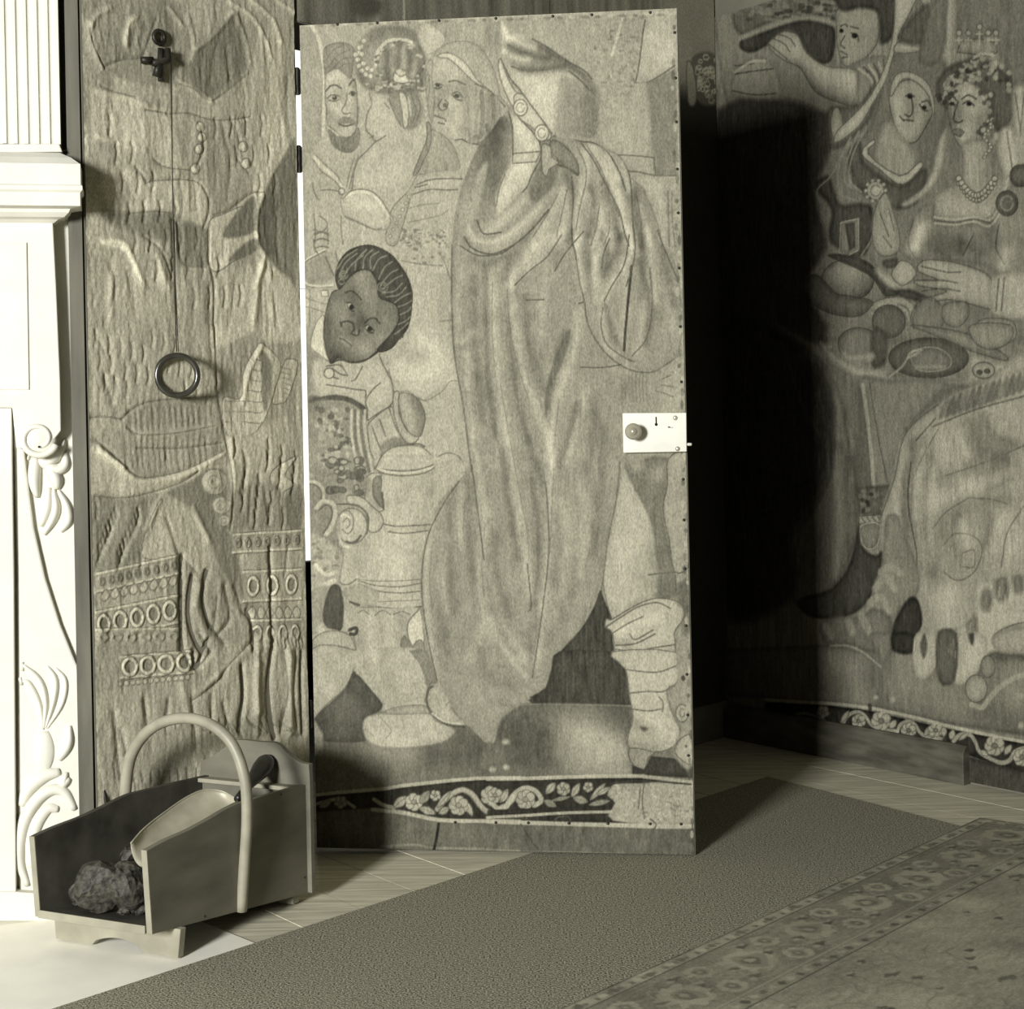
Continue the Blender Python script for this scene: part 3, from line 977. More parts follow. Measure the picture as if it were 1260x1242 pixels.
rug_c = Cloth(rc0 + UPZ * 0.0095, rdir, UPZ.cross(rdir), 2.0, 1.25, 0.0036, 110)
art_rug(rug_c)
rug_c.crop = (0, 0, 1)
rug = empty('patterned_rug', rc0)
tag(rug, 'worn patterned oriental rug with flowered border at the lower right', 'rug')
rug_c.build('pile', W_RUG, rug, k=1.5)
MB().box(rc0 + UPZ * 0.0066, rdir * 2.0, UPZ.cross(rdir) * 1.25, UPZ * 0.0026).build('backing', M_RUN, rug)
# ------------------------------------------------------------------ the hangings: woven pictures, drawn in the plane of each cloth
def blob(x, y, r, ry=None, n=10):
    ry = ry or r
    return [(x + r * math.cos(2 * math.pi * k / n), y + ry * math.sin(2 * math.pi * k / n)) for k in range(n)]
def many(c, g, txt, w=0.7, a=0.85):
    for q in txt.strip().split('|'):
        c.L(g, q, w, a=a)
def soft(c, d, txt, w, clip):
    for q in txt.strip().split('|'):
        c.S(d, q, w, clip=clip)

def art_door(c):
    c.noise(5, 0.05, 0.05, 1); c.noise(4, 0.006, 0.05, 2)
    c.rnd, c.rndw, c.inka = 9, 4.0, 0.9
    # ---- broad areas
    c.use('P')
    c.F(162, '340 0 480 0 480 300 340 300', 0)
    c.F(170, '440 90 600 60 640 140 600 200 570 260 560 400 566 470 590 600 520 640 440 540 400 440 380 330 385 230', 4, 8)
    c.F(160, '620 20 845 10 850 260 700 260 640 160', 0, 4)
    c.F(150, '740 440 860 440 860 620 740 620', 0, 10)
    # ---- the two robed figures and the back view between them
    c.use('D1')
    c.F(158, '95 130 205 130 240 185 262 285 270 400 264 540 262 690 215 760 110 900 110 400', 4, 2)
    c.L(206, '205 130 235 178 256 265 268 340 272 420 268 520 264 620 262 690', 2.2)
    c.F(172, '262 690 215 780 210 900 250 980 240 1242 420 1242 420 960 400 780 300 690', 4, 2)
    c.F(138, '268 260 300 225 360 214 412 232 425 272 415 330 400 400 340 352 296 372 274 392', 4, 1, edge=118)
    many(c, 112, '280 300 320 250 370 225|290 340 340 280 400 250|310 350 360 300 410 290|345 345 380 320 410 320', 0.6)
    c.F(178, '274 392 300 360 345 350 392 392 424 404 436 480 440 560 434 640 405 690 365 696 312 655 284 625 276 520', 4, 1, edge=128)
    soft(c, -26, '425 420 432 520 436 620|290 560 330 600 340 640|360 470 378 530', 7, c.mask)
    soft(c, 16, '300 400 350 380|310 550 330 570|390 470 392 540', 7, c.mask)
    many(c, 96, '278 462 300 436 328 432 356 448|396 432 408 412 424 402', 1.2)
    many(c, 104, '284 500 305 482 335 484 350 494|290 508 320 514 345 505|394 478 410 462 432 474|384 470 380 520 358 560 374 578 402 572|366 594 400 600', 0.8)
    c.F(92, blob(322, 496, 13, 12)); c.F(92, blob(414, 476, 11, 12)); c.F(190, blob(318, 490, 4)) 
    c.F(142, '340 608 372 598 420 610 436 640 400 628 372 626 342 636', 4, 1)
    c.L(100, '346 632 376 640 416 630', 1.0)
    c.F(126, '288 660 330 692 372 700 412 690 438 650 448 690 436 740 400 772 352 764 312 735', 4, 2, edge=112)
    many(c, 104, '320 690 330 740|350 705 360 760|385 705 390 765|415 695 415 750', 0.6)
    # central figure: piled hair with pearls, bare back
    c.F(150, '500 150 560 130 690 132 750 190 786 290 784 420 740 470 640 475 540 470 470 440 436 380 432 260 460 190', 4, 3)
    soft(c, -24, '520 180 600 140 700 160 760 250|470 420 560 460 660 470 760 440|440 280 450 380', 9, c.mask)
    c.F(150, blob(655, 310, 126, 106, 16), 4, 1, edge=128)
    c.L(200, '530 330 540 265 575 220 610 200 680 198 715 210', 2.0)
    soft(c, -38, '600 260 590 330 600 390|650 230 645 300 650 370|700 250 705 320 690 390|740 260 760 330 745 400', 6, None)
    soft(c, 26, '625 240 615 320 625 390|675 240 675 320 670 380|725 230 735 300 720 390', 5, None)
    for k, (x, y) in enumerate([(472, 205), (458, 235), (446, 268), (440, 300), (446, 332), (462, 356), (482, 376), (505, 384), (462, 272), (470, 320), (490, 345), (512, 352), (448, 240), (430, 275)]):
        c.F(196, blob(x, y, 13, 13, 8), edge=132, ew=0.5)
    rg = random.Random(5)
    for k in range(46):
        a = rg.uniform(0, 6.28); x = 655 + 118 * math.cos(a) + rg.uniform(-12, 12); y = 322 + 110 * math.sin(a) + rg.uniform(-12, 12)
        c.F(rg.choice((118, 124, 186, 178)), blob(x, y, rg.uniform(6, 13), rg.uniform(5, 10), 7))
    for k in range(44):
        x = rg.uniform(440, 790); y = 430 + rg.uniform(-35, 42)
        c.F(rg.choice((116, 122, 180, 172)), blob(x, y, rg.uniform(7, 15), rg.uniform(5, 10), 7))
    c.F(204, '622 380 640 352 670 352 692 390 700 412 664 420 626 410', 4, 1, edge=120)
    c.F(190, '630 360 655 345 690 365 660 385', 4, 1, edge=130)
    c.F(178, '500 470 520 480 600 500 640 600 700 640 790 600 830 660 930 740 950 860 800 870 700 920 620 960 520 960 420 960 410 900 440 800 520 720 480 660 490 560', 4, 2)
    back = c.mask.copy()
    c.F(140, '600 480 740 470 770 560 740 640 680 650 640 590', 4, 3)
    c.F(198, '650 478 672 470 690 500 700 560 690 640 672 640 664 560', 4, 1, edge=128)
    c.F(192, '690 480 708 500 716 570 708 600 696 540', 4, 1, edge=132)
    many(c, 112, '600 500 620 560 660 640|740 480 760 540 740 600|720 500 735 560 720 620|575 520 600 550', 0.8)
    many(c, 118, '500 470 510 530 490 570 480 620 482 660 510 690 530 716 580 688|530 716 480 770 440 810 418 880 408 960|820 655 880 690 925 740 950 810 950 858 870 862 780 880|500 700 520 690', 0.9)
    c.F(160, '810 660 870 690 925 745 950 815 948 856 870 862 800 870 760 890 740 850 780 760 800 700', 4, 2)
    c.F(148, '790 620 812 640 806 740 770 820 740 880 720 880 760 780 790 700', 4, 1, edge=112)
    c.F(168, '700 960 610 1060 600 1130 575 1200 590 1242 630 1242 660 1160 690 1060 720 960 780 890 740 890', 4, 1, edge=122)
    for k in range(9):
        t = k / 8; c.F(188, blob(730 - 130 * t, 930 + 270 * t, 9, 9, 8), edge=125, ew=0.5)
    c.F(176, '350 1010 400 970 480 970 540 1010 600 1100 590 1160 520 1165 430 1130 370 1100', 4, 2, edge=140)
    c.L(204, '370 1000 420 975 490 978 540 1015 595 1095', 2.0)
    many(c, 120, '360 1010 410 968 490 966 550 1008 604 1098|370 1100 440 1130 520 1166 555 1160|350 1100 352 1180 360 1242', 1.0)
    soft(c, 20, '430 1030 500 1060', 10, None)
    c.L(200, '218 800 260 850 320 900 352 950', 2.2); many(c, 122, '212 815 250 870 320 920 350 960|226 790 280 845 330 890 352 930|440 790 415 870 392 960|420 800 395 880 380 950', 0.8)
    c.F(196, blob(354, 972, 16, 16, 10), edge=110)
    many(c, 116, '245 968 300 966 345 975|205 930 215 980 240 1020|210 1090 220 1180 214 1242|240 1100 270 1120 280 1150 250 1180 210 1170|215 1195 250 1185 285 1195|280 1150 284 1242', 0.8)
    # veiled woman on the right of them
    c.F(166, '830 280 860 240 910 212 1000 204 1070 240 1120 320 1150 400 1165 480 1210 545 1190 600 1150 640 1060 720 1010 700 1000 560 1010 460 960 380 900 300', 4, 2, edge=132)
    c.F(181, '836 290 880 282 945 325 1000 385 1016 460 1004 560 1010 640 940 705 865 662 822 590 830 530 852 470 820 420 822 350', 4, 1)
    f2 = c.mask.copy()
    soft(c, -22, '990 420 1000 520 990 640|860 480 850 540 870 570|905 440 960 460', 9, f2)
    c.F(202, '850 275 900 262 960 290 1010 340 1050 400 1120 462 1090 450 1020 400 950 330 900 292 860 288', 4, 1, edge=128)
    c.F(186, '750 190 760 120 800 110 850 140 890 190 870 230 830 260 790 270 770 240', 4, 2, edge=146)
    many(c, 104, '832 425 850 420 870 428|826 440 848 446 866 438|905 410 940 404 985 424|925 470 950 462 975 490|922 478 945 500 970 505|868 500 850 530 866 556 890 548 898 520 885 505|824 580 850 590 880 600 888 612|850 620 880 626|935 708 970 704 1000 720 1050 730|1040 420 1090 440 1130 470 1190 535', 1.0)
    c.F(94, blob(848, 430, 11, 8)); c.F(94, blob(945, 482, 14, 11)); c.F(110, blob(884, 530, 12, 12))
    for x, g in ((1040, 150), (1070, 122), (1100, 136), (1125, 112), (1150, 142)):
        c.L(g, f'{x} {450 + (x - 1040) // 3} {x + 6} 560 {x - 4} 680 {x - 30} {720 - (x - 1040)}', 3.0, a=0.8)
    c.F(146, '1190 580 1220 620 1230 740 1150 780 1060 760 1100 700', 4, 2)
    c.F(168, '820 300 790 330 785 420 800 560 816 620 826 560 830 470 818 400', 4, 2, edge=136)
    many(c, 132, '796 350 806 420 800 500|790 380 800 372 812 388', 0.8)
    c.F(174, '700 960 780 880 950 860 990 870 950 960 720 985', 4, 2)
    many(c, 112, '740 935 800 912 880 905 970 905|720 985 800 960 870 962 945 960|730 950 790 935|1080 805 1140 812 1240 815', 1.0)
    many(c, 136, '690 1060 760 1040 850 1030|690 1130 780 1110 860 1090 900 1060|660 1240 720 1190 800 1180', 0.8)
    rg = random.Random(8)
    for k in range(70):
        x = rg.uniform(650, 900); y = rg.uniform(1165, 1250)
        c.F(rg.choice((126, 134, 190, 182)), blob(x, y, rg.uniform(5, 13), rg.uniform(4, 10), 7))
    # ---- boy's dark head, collar, sleeve
    c.use('D3')
    c.F(178, '600 200 720 180 840 160 910 200 905 440 930 700 950 780 880 800 800 860 720 850 620 780 590 700 700 500', 4, 2)
    soft(c, 14, '640 700 720 740 800 700 840 600|700 540 780 580', 14, c.mask)
    soft(c, -14, '850 260 860 420 850 560|660 640 760 650', 10, c.mask)
    rg = random.Random(9)
    for k in range(60):
        x = rg.uniform(640, 890); y = rg.uniform(30, 190)
        c.F(rg.choice((130, 138, 188, 182)), blob(x, y, rg.uniform(5, 13), rg.uniform(4, 10), 7))
    many(c, 130, '660 165 740 180 840 190|680 210 690 330|850 120 880 180 905 260|590 720 610 830 680 830 730 860 780 876 860 830 900 780 940 775|850 475 905 465|540 640 560 700 600 760 606 830|730 870 780 880', 0.9)
    c.F(196, '190 600 200 540 230 470 262 450 256 540 270 640 298 692 240 650 195 620', 4, 1, edge=130)
    c.F(118, '340 312 392 256 442 216 500 214 540 272 548 352 602 376 636 402 640 472 600 545 545 620 485 665 402 682 332 662 292 690 262 570 266 450 300 334', 4, 1, edge=84)
    f3 = c.mask.copy()
    soft(c, 17, '440 250 470 320 460 400|350 420 345 460|480 600 560 560|420 640 470 630', 12, f3)
    soft(c, -20, '280 480 285 600 310 660|330 660 420 660|450 490 440 440|430 380 400 350', 10, f3)
    c.F(78, '320 255 328 195 378 125 450 92 520 92 600 132 652 192 692 262 710 335 702 440 684 510 644 560 606 608 556 630 532 618 598 545 640 474 634 402 592 372 542 350 530 272 492 215 432 220 382 258 340 312', 4, 1, edge=60)
    hr = c.mask.copy()
    for q in ['340 250 370 180 430 130', '360 250 400 190 460 140', '330 210 370 150 430 110', '420 215 430 160 480 110', '460 205 470 150 510 110', '500 205 500 150 540 120', '510 215 540 160 580 140',
              '540 260 570 200 610 170', '550 290 600 230 640 210', '560 310 620 260 660 240', '560 330 620 320 660 280', '580 350 640 340 680 300', '620 380 660 350 700 330', '640 400 670 390 705 370', '650 440 690 420 705 400', '640 490 680 470 700 450', '620 540 660 510 690 480']:
        c.L(126, q, 0.9, clip=hr, a=0.9)
    for x, y, r in ((362, 240, 22), (362, 240, 11), (560, 300, 26), (560, 300, 13), (350, 275, 14)):
        c.L(122, blob(x, y, r, r * 0.9) , 0.8, clip=None)
    for k in range(10):
        c.L(70, f'{552 + k * 12} {628 - k * 8} {560 + k * 12} {600 - k * 9}', 1.0, 0)
    many(c, 72, '372 330 400 322 430 340 450 365|470 484 490 464 520 460 544 486|378 380 396 384 414 408|384 400 398 420 412 424|470 500 490 500 515 522|474 514 492 532 510 534|350 486 360 478 386 476 408 488|410 490 414 516 402 530|398 540 430 548 440 520|345 480 348 500', 1.2)
    c.F(190, blob(392, 396, 8, 11)); c.F(52, blob(400, 404, 11, 13)); c.F(182, blob(483, 508, 9, 10)); c.F(50, blob(492, 514, 12, 13))
    c.F(146, '336 560 362 556 400 580 404 602 370 600 344 580', 4, 2); c.L(84, '338 562 366 574 402 602', 0.9)
    c.F(138, '335 520 352 512 350 532', 4, 1)
    many(c, 66, '296 690 340 672 400 686 470 674 540 622', 1.3)
    # hand with brooch, sleeves, jug
    c.F(176, '270 700 340 690 440 700 520 680 560 720 610 810 600 900 480 980 470 930 400 880 300 850 240 860 190 760 200 650 250 660', 4, 2)
    many(c, 104, '270 706 340 700 372 740|300 716 340 745 378 752|400 780 420 770 455 706|270 800 350 812 430 825 470 830 468 866|480 930 470 880 510 820 545 790|545 660 580 740 606 790 606 890 540 940 482 980|300 760 330 770', 1.0)
    c.F(194, blob(284, 742, 26, 26), edge=104)
    c.F(92, '232 866 300 852 370 858 430 884 474 920 478 980 455 950 420 910 360 885 290 880 236 884', 4, 1)
    c.F(128, '155 870 236 880 230 940 160 960', 4, 3); c.F(96, '150 860 230 860 236 880 160 890', 4, 2)
    c.F(140, '160 960 230 940 240 880 300 882 370 890 430 920 466 970 470 1060 480 1160 500 1242 160 1242', 4, 3)
    rg = random.Random(12)
    for k in range(110):
        x = rg.uniform(215, 410); y = rg.uniform(920, 1235)
        c.F(rg.choice((96, 104, 176, 168, 150)), blob(x, y, rg.uniform(7, 20), rg.uniform(6, 17), 7), a=0.8)
    for k in range(5):
        c.L(184 if k % 2 == 0 else 116, f'{398 + k * 17} 930 {395 + k * 17} 1020 {405 + k * 18} 1110 {430 + k * 18} 1242', 1.6)
    c.F(176, '480 1020 500 980 600 910 640 990 660 1060 700 1100 600 1110 550 1150 520 1190 490 1130', 4, 1, edge=108)
    many(c, 112, '500 1010 530 1090 550 1140|540 975 570 1060|590 920 620 1010 650 1070', 0.9)
    c.F(140, '545 1110 600 1070 650 1065 680 1100 600 1112 560 1150', 4, 2)
    c.F(172, '612 850 640 836 640 940 680 1030 740 1062 700 1100 650 1060 615 960', 4, 1, edge=106)
    c.F(152, '640 850 700 846 750 890 772 960 760 1030 740 1062 690 1040 650 960', 4, 1, edge=108)
    soft(c, -22, '720 880 755 960 740 1040', 9, c.mask); soft(c, 20, '670 870 680 960 710 1030', 7, c.mask)
    c.L(102, '680 1100 740 1100 768 1112', 1.3)
    # left edge figures: fingers and folded sleeve
    c.F(168, '150 180 240 130 290 120 330 180 310 250 300 310 180 300 140 250', 4, 2)
    c.F(148, '150 210 200 170 280 140 300 230 290 270 190 280', 4, 3)
    c.L(206, '150 185 200 150 265 115', 1.8)
    many(c, 112, '150 190 190 160 270 118|210 60 215 110 230 130|215 30 250 20 285 30|210 70 250 55 288 66|215 105 250 95 285 100|140 262 180 296 230 302 300 300|270 150 310 240|320 120 330 170', 1.0)
    c.L(200, '140 255 180 290 240 298 305 292', 1.3)
    c.F(200, '245 320 280 318 284 350 250 350', 0, 1, edge=120)
    c.F(184, '150 330 190 345 180 480 150 470', 4, 2)
    many(c, 128, '150 350 200 370 270 390|150 400 200 410 260 430|190 350 185 480', 0.8)
    c.F(134, '150 560 190 620 240 660 200 700 190 860 150 860', 4, 4)
    # ---- great vase
    c.use('D3')
    c.F(182, '520 1212 560 1150 620 1114 740 1110 800 1155 822 1200 760 1226 600 1228', 4, 1, edge=112)
    c.F(176, '822 1180 880 1145 940 1160 975 1220 970 1242 830 1242', 4, 1, edge=122)
    c.use('D5')
    c.F(178, '520 60 545 0 820 0 824 50 780 76 660 90 560 86', 4, 1)
    c.F(173, '470 110 540 88 660 100 800 88 830 40 940 20 980 40 940 130 870 200 830 280 790 380 600 390 550 350 480 300 455 200', 4, 1)
    c.F(176, '430 400 560 380 780 390 750 520 745 780 420 770 345 700 330 600 345 490', 4, 2)
    soft(c, 10, '600 450 620 600|560 150 600 300', 22, None)
    soft(c, -12, '800 100 790 340|430 430 420 600|730 430 735 640', 10, None)
    many(c, 110, '514 66 560 92 660 102 760 90 815 62|545 70 640 78 740 70 810 46|520 60 550 0|560 350 620 360 720 356 800 350|580 388 660 396 780 382', 1.0)
    c.L(196, '530 68 600 86 700 88 800 62', 1.4)
    c.F(178, '460 200 465 130 490 95 540 90 545 110 510 130 505 200 530 250 560 275 520 290 480 270', 4, 1, edge=116)
    c.F(132, '505 130 530 105 548 120 545 200 555 265 530 240 508 200', 4, 1, edge=108)
    c.L(88, '550 190 556 240 558 272', 1.3)
    c.F(180, '370 210 400 204 450 215 500 260 545 300 555 350 520 390 480 380 470 300 430 262 380 250', 4, 1, edge=112)
    c.F(180, blob(394, 360, 80, 90, 14), 4, 1, edge=112)
    many(c, 122, '330 330 345 290 380 285 402 320 400 370 375 400 350 380|350 340 372 320 386 350 370 372', 0.9)
    c.L(206, '320 370 330 420 350 460 380 470', 1.8); c.L(206, '340 310 360 300 385 320', 1.2)
    many(c, 90, '366 440 390 446 420 436 440 410', 1.5)
    many(c, 116, '330 470 350 500 345 560 330 640 370 660 420 630|430 640 520 664 640 668 745 650|430 655 520 690 640 700 745 690|400 750 500 770 640 780 745 776|340 690 380 740 420 770 500 776', 0.9)
    many(c, 128, '420 630 500 640 640 638 740 630|345 700 400 730 500 745 640 740 740 735', 0.7)
    c.F(158, '350 690 420 660 520 690 520 760 430 768 370 730', 4, 2)
    c.L(84, '640 786 690 780 745 772', 1.8); c.L(84, '384 748 430 764', 1.4)
    # lower body
    c.F(175, '350 780 500 790 745 775 745 900 760 1100 790 1242 545 1242 480 1200 420 1130 404 1060 412 940 380 900 350 890', 4, 1)
    soft(c, -16, '540 830 530 960 560 1100 620 1200|440 830 460 1000 520 1160|640 820 640 930', 9, c.mask); soft(c, 14, '490 850 500 1000 560 1160|590 860 590 1000 650 1160|700 1080 720 1180', 9, c.mask)
    many(c, 118, '425 805 450 790 480 810|510 815 550 790 590 812|605 810 650 795 690 810|404 1060 412 980 400 920 372 895', 0.8)
    c.F(132, '640 960 660 920 690 960 700 1000 720 1050 680 1055 650 1030', 4, 1, edge=112)
    c.F(204, '680 850 720 800 745 790 760 940 740 990 700 970 676 910', 4, 1, edge=118)
    c.F(142, '745 940 780 1040 825 1120 790 1160 770 1220 750 1120 715 1040 700 980', 4, 2, edge=112)
    # pot handle coils on the left edge
    c.F(140, '165 130 460 100 470 200 340 200 330 420 350 500 300 480 165 410', 4, 4)
    c.L(186, '165 140 210 140 245 170 250 215', 2.4); c.L(188, '215 270 250 235 300 250 312 300 290 370 262 405', 2.6)
    many(c, 100, '160 150 205 150 238 180 240 220|230 280 262 255 290 270 292 320 250 400|320 250 400 250 440 262 475 300 480 350 470 400', 1.0)
    rg = random.Random(15)
    for k in range(26):
        x = rg.uniform(285, 450); y = rg.uniform(25, 200)
        c.F(rg.choice((104, 112, 170, 160)), blob(x, y, rg.uniform(12, 26), rg.uniform(10, 20), 8), edge=96, a=0.85)
    c.F(168, '170 410 240 420 330 480 345 520 330 640 300 650 180 700 170 600', 4, 2)
    rg = random.Random(16)
    for k in range(30):
        x = rg.uniform(190, 330); y = rg.uniform(430, 620)
        c.F(rg.choice((126, 140, 186, 192)), blob(x, y, rg.uniform(8, 20), rg.uniform(6, 16), 7), a=0.7)
    c.L(206, '180 690 240 668 302 640', 3.0); c.L(206, '210 560 260 610 300 600', 2.4)
    c.F(150, '180 700 270 670 240 790 240 900 190 900', 4, 3)
    c.F(88, '244 800 280 676 326 662 346 720 352 790 340 890 300 888 256 872', 4, 1)
    c.F(184, '215 860 250 870 260 910 220 930', 4, 3)
    c.F(174, '195 940 260 900 340 900 390 930 412 1000 404 1080 350 1180 300 1242 185 1242 190 1000', 4, 1, edge=120)
    soft(c, -14, '220 980 240 1100 230 1200', 10, c.mask)
    c.L(66, '380 890 415 880 412 910 385 912', 2.0)
    # ---- ground and dark gaps under the vase
    c.use('P'); c.F(122, '380 880 860 850 860 960 640 958 560 962 460 975 380 980', 0, 2)
    gr = c.mask.copy()
    c.use('D7')
    c.F(172, '182 0 405 0 405 80 370 170 330 220 268 270 200 350 186 330', 4, 1, edge=120)
    c.F(84, '402 106 440 140 500 212 548 272 530 310 452 352 446 420 452 466 250 466 240 430 200 352 262 282 330 224 370 172', 3, 1)
    soft(c, 16, '280 330 320 400|350 250 400 330', 20, c.mask)
    c.F(160, '188 370 220 390 242 440 238 500 200 540 188 540', 4, 2)
    c.F(175, '412 0 760 0 770 180 790 290 600 320 548 300 545 270 500 212 440 140 406 104', 4, 1)
    soft(c, -16, '540 20 560 140 620 260|460 80 540 200', 9, c.mask); soft(c, 16, '510 30 530 140 600 250', 7, c.mask)
    c.F(160, '560 310 640 285 760 280 775 322 620 330', 4, 1, edge=132)
    c.F(180, '446 400 456 350 520 325 640 325 780 322 820 360 912 400 880 450 800 480 660 494 540 490 470 460', 4, 1, edge=136)
    many(c, 138, '520 325 560 370 590 410 560 450|456 400 500 440', 0.7)
    c.F(134, '700 20 745 90 770 170 800 170 830 160 812 100 780 0 690 0', 4, 1)
    c.F(172, '775 230 790 190 830 175 862 220 880 270 930 340 975 360 960 382 900 380 840 350 790 300', 4, 1)
    many(c, 96, '770 240 780 200 800 182|768 250 785 300 830 348 890 380 960 386', 1.6)
    c.L(200, '800 320 860 360 940 372', 1.2); many(c, 128, '870 280 885 262 900 275 910 300 940 320', 0.8)
    soft(c, 22, '320 510 500 510 640 520', 16, gr); soft(c, -24, '820 540 960 560 1120 520 1240 560', 18, gr)
    soft(c, -20, '960 420 1140 480 1240 520', 20, gr)
    # ---- cloak
    c.use('P')
    CLK = '627 140 611 158 596 176 584 200 572 232 565 261 562 290 560 352 561 415 565 449 572 490 578 534 580 570 567 591 550 608 540 625 531 652 522 681 520 717 521 753 524 787 531 811 540 835 549 852 565 880 579 894 591 906 601 914 610 912 613 896 619 882 636 870 656 860 672 846 680 821 689 802 716 772 730 746 742 715 747 676 755 640 762 596 767 560 772 500 782 458 810 455 827 444 839 432 845 400 840 335 826 300 820 280 810 256 798 232 784 217 776 203 764 191 745 179 726 171 706 167 689 164 672 172 650 170'
    c.F(150, CLK, 3, 1)
    ck = c.mask.copy()
    c.use('D2')
    c.F(180, '130 560 210 610 290 720 295 770 270 830 230 930 150 1010 60 1100 50 1000 110 880 150 760 150 660', 4, 2)
    soft(c, 24, '100 1000 140 880 200 840|200 650 250 720', 12, c.mask)
    soft(c, -34, '60 620 20 740 0 860|90 640 70 780 30 960', 14, ck)
    c.F(126, '0 820 130 820 70 900 60 1060 0 1100', 4, 6, clip=ck, a=0.5)
    c.F(186, '150 775 295 762 270 815 150 825', 0, 1, edge=112)
    soft(c, 36, '520 760 530 860 510 960 470 1100 470 1240|560 730 620 840 670 980 710 1120 750 1240', 6.4, ck)
    soft(c, 30, '700 780 730 860 745 960|640 780 690 900|590 1050 595 1140 550 1240|630 1150 640 1242', 5.2, ck)
    soft(c, 30, '400 960 330 1100 260 1240|430 1000 410 1130 400 1242|0 1190 110 1110 220 1000|40 1240 200 1130 320 1050', 7.0, ck)
    soft(c, -32, '430 880 450 980 450 1100 445 1242|540 940 560 1040 530 1180|620 920 670 1060 690 1200|770 960 780 1080 800 1242', 5.8, ck)
    soft(c, -30, '270 980 330 1000 290 1080 180 1160|300 860 330 930 260 990|350 740 440 830|120 1180 240 1120', 8.1, ck)
    c.F(132, '345 710 400 720 470 800 486 880 430 850 380 800 350 770', 4, 2, clip=ck, edge=98)
    c.F(120, '300 830 380 820 350 930 320 1000 240 1005 260 900', 4, 3)
    c.F(168, '300 730 345 740 350 790 386 820 340 850 320 890 300 850', 4, 1, edge=104)
    many(c, 92, '360 684 400 676 440 690 500 710 560 716 620 745 690 780 725 830 745 880|500 720 560 800 620 920 690 1060 720 1180 740 1242|620 745 660 800 700 880 725 960|760 900 815 950 855 1040 890 1140 912 1242|450 890 458 1000 450 1120 452 1242|745 880 755 960 760 1100 772 1242|290 720 296 790 250 880 225 940 200 970|130 560 150 640 152 780|200 610 250 660 290 715', 1.0)
    c.L(96, '380 830 440 850 482 880', 1.4)
    soft(c, 22, '540 980 545 1080 510 1200|800 1040 830 1140 850 1240|690 960 715 1080', 4, ck)
    many(c, 112, '480 740 520 830 522 920 492 1040 470 1160|530 735 590 830 640 950 690 1090|640 1060 640 1160 610 1242|590 1040 575 1140 545 1242|380 980 320 1090 250 1200|425 960 400 1080 370 1200|60 900 55 1000 60 1080|110 880 80 960 66 1040|780 980 800 1100 806 1242', 0.8, 0.75)
    # shoulder strap with studs, hood
    c.F(176, '100 100 130 130 260 190 400 270 540 370 592 440 592 600 560 692 370 682 240 540 150 410 100 300 90 200', 3, 2)
    hd = c.mask.copy()
    c.F(140, '120 215 260 195 400 275 540 375 590 440 560 470 470 370 350 340 240 370 170 340 140 300', 3, 4, clip=hd)
    soft(c, 40, '100 110 130 180 200 210 260 235|110 250 180 290 240 292', 4.5, hd); soft(c, -30, '150 240 240 270 330 290|200 350 300 350 400 330|300 230 420 300 520 370', 5, hd); many(c, 104, '130 220 200 255 250 262|150 330 220 352 330 346', 0.9)
    c.F(196, '165 375 300 370 405 390 390 520 370 650 330 640 240 530 180 430', 3, 5, clip=hd)
    c.F(148, '405 400 520 430 592 480 592 600 560 692 430 680 385 660 395 520', 3, 8, clip=hd)
    soft(c, -20, '560 460 560 680', 11, hd)
    many(c, 92, '255 190 330 230 430 300 520 350 555 390|440 350 500 400 545 450|97 300 140 390 190 450 240 520 300 600 350 670', 1.0)
    c.F(200, '80 340 92 290 120 370 160 450 190 480 160 540 110 450', 4, 1, edge=118)
    c.F(190, '160 480 200 470 240 520 300 600 345 670 340 700 300 704 250 640 190 600 165 540', 4, 1, edge=108)
    for x, y in ((192, 540), (300, 668)):
        c.F(206, blob(x, y, 36, 42, 12), edge=110); c.L(140, blob(x, y, 20, 24, 10), 0.7)
    # background upper right: leafy scrollwork and columns
    rg = random.Random(21)
    for k in range(170):
        x = rg.uniform(530, 830); y = rg.uniform(70, 600)
        if x - 560 < (y - 200) * 0.25 or y > 640 - (x - 560) * 0.9: continue
        c.F(rg.choice((118, 128, 176, 182, 150)), blob(x, y, rg.uniform(6, 18), rg.uniform(5, 12), 7), a=0.6)
    c.L(190, '715 80 690 170 660 270', 1.6)
    c.F(172, '825 90 850 60 960 50 985 90 985 310 900 370 840 405 780 410 790 300', 3, 2)
    soft(c, 14, '870 180 930 240', 20, c.mask)
    many(c, 98, '830 90 815 180 800 300 780 408|780 410 840 405 910 368 980 320', 1.0)
    c.F(134, '835 410 985 335 990 880 870 880', 0, 2)
    c.F(166, '640 620 780 415 835 412 855 600 870 880 760 870 690 780 600 740 600 640', 3, 4)
    many(c, 106, '690 778 760 780 870 790|740 860 800 865 870 880 985 880|860 970 930 985|860 1036 930 1058|870 880 880 920 930 980|940 960 945 1242|870 790 876 870', 1.0)
    c.F(172, '870 890 930 985 935 1242 915 1242 890 1140 855 1040 815 950 760 900', 3, 2)
    many(c, 120, '960 960 962 1100 975 1242', 0.8)
    # ---- folds of the cloak
    c.use('C1')
    soft(c, 26, '600 90 604 200 612 350 632 500 652 620 672 740 690 880 700 960', 6.5, ck)
    soft(c, 24, '650 100 656 200 680 330 712 440 746 520 762 610', 5.5, ck)
    soft(c, 26, '836 180 824 280 782 400 757 520 756 640 750 760 745 880 732 1000 714 1150', 5.5, ck)
    soft(c, 20, '720 0 672 60 650 110|545 236 520 262|515 60 506 140 502 260|530 300 530 420 545 520|540 520 562 640 576 760 562 880 568 1000 592 1080|852 400 830 490 800 590', 5, ck)
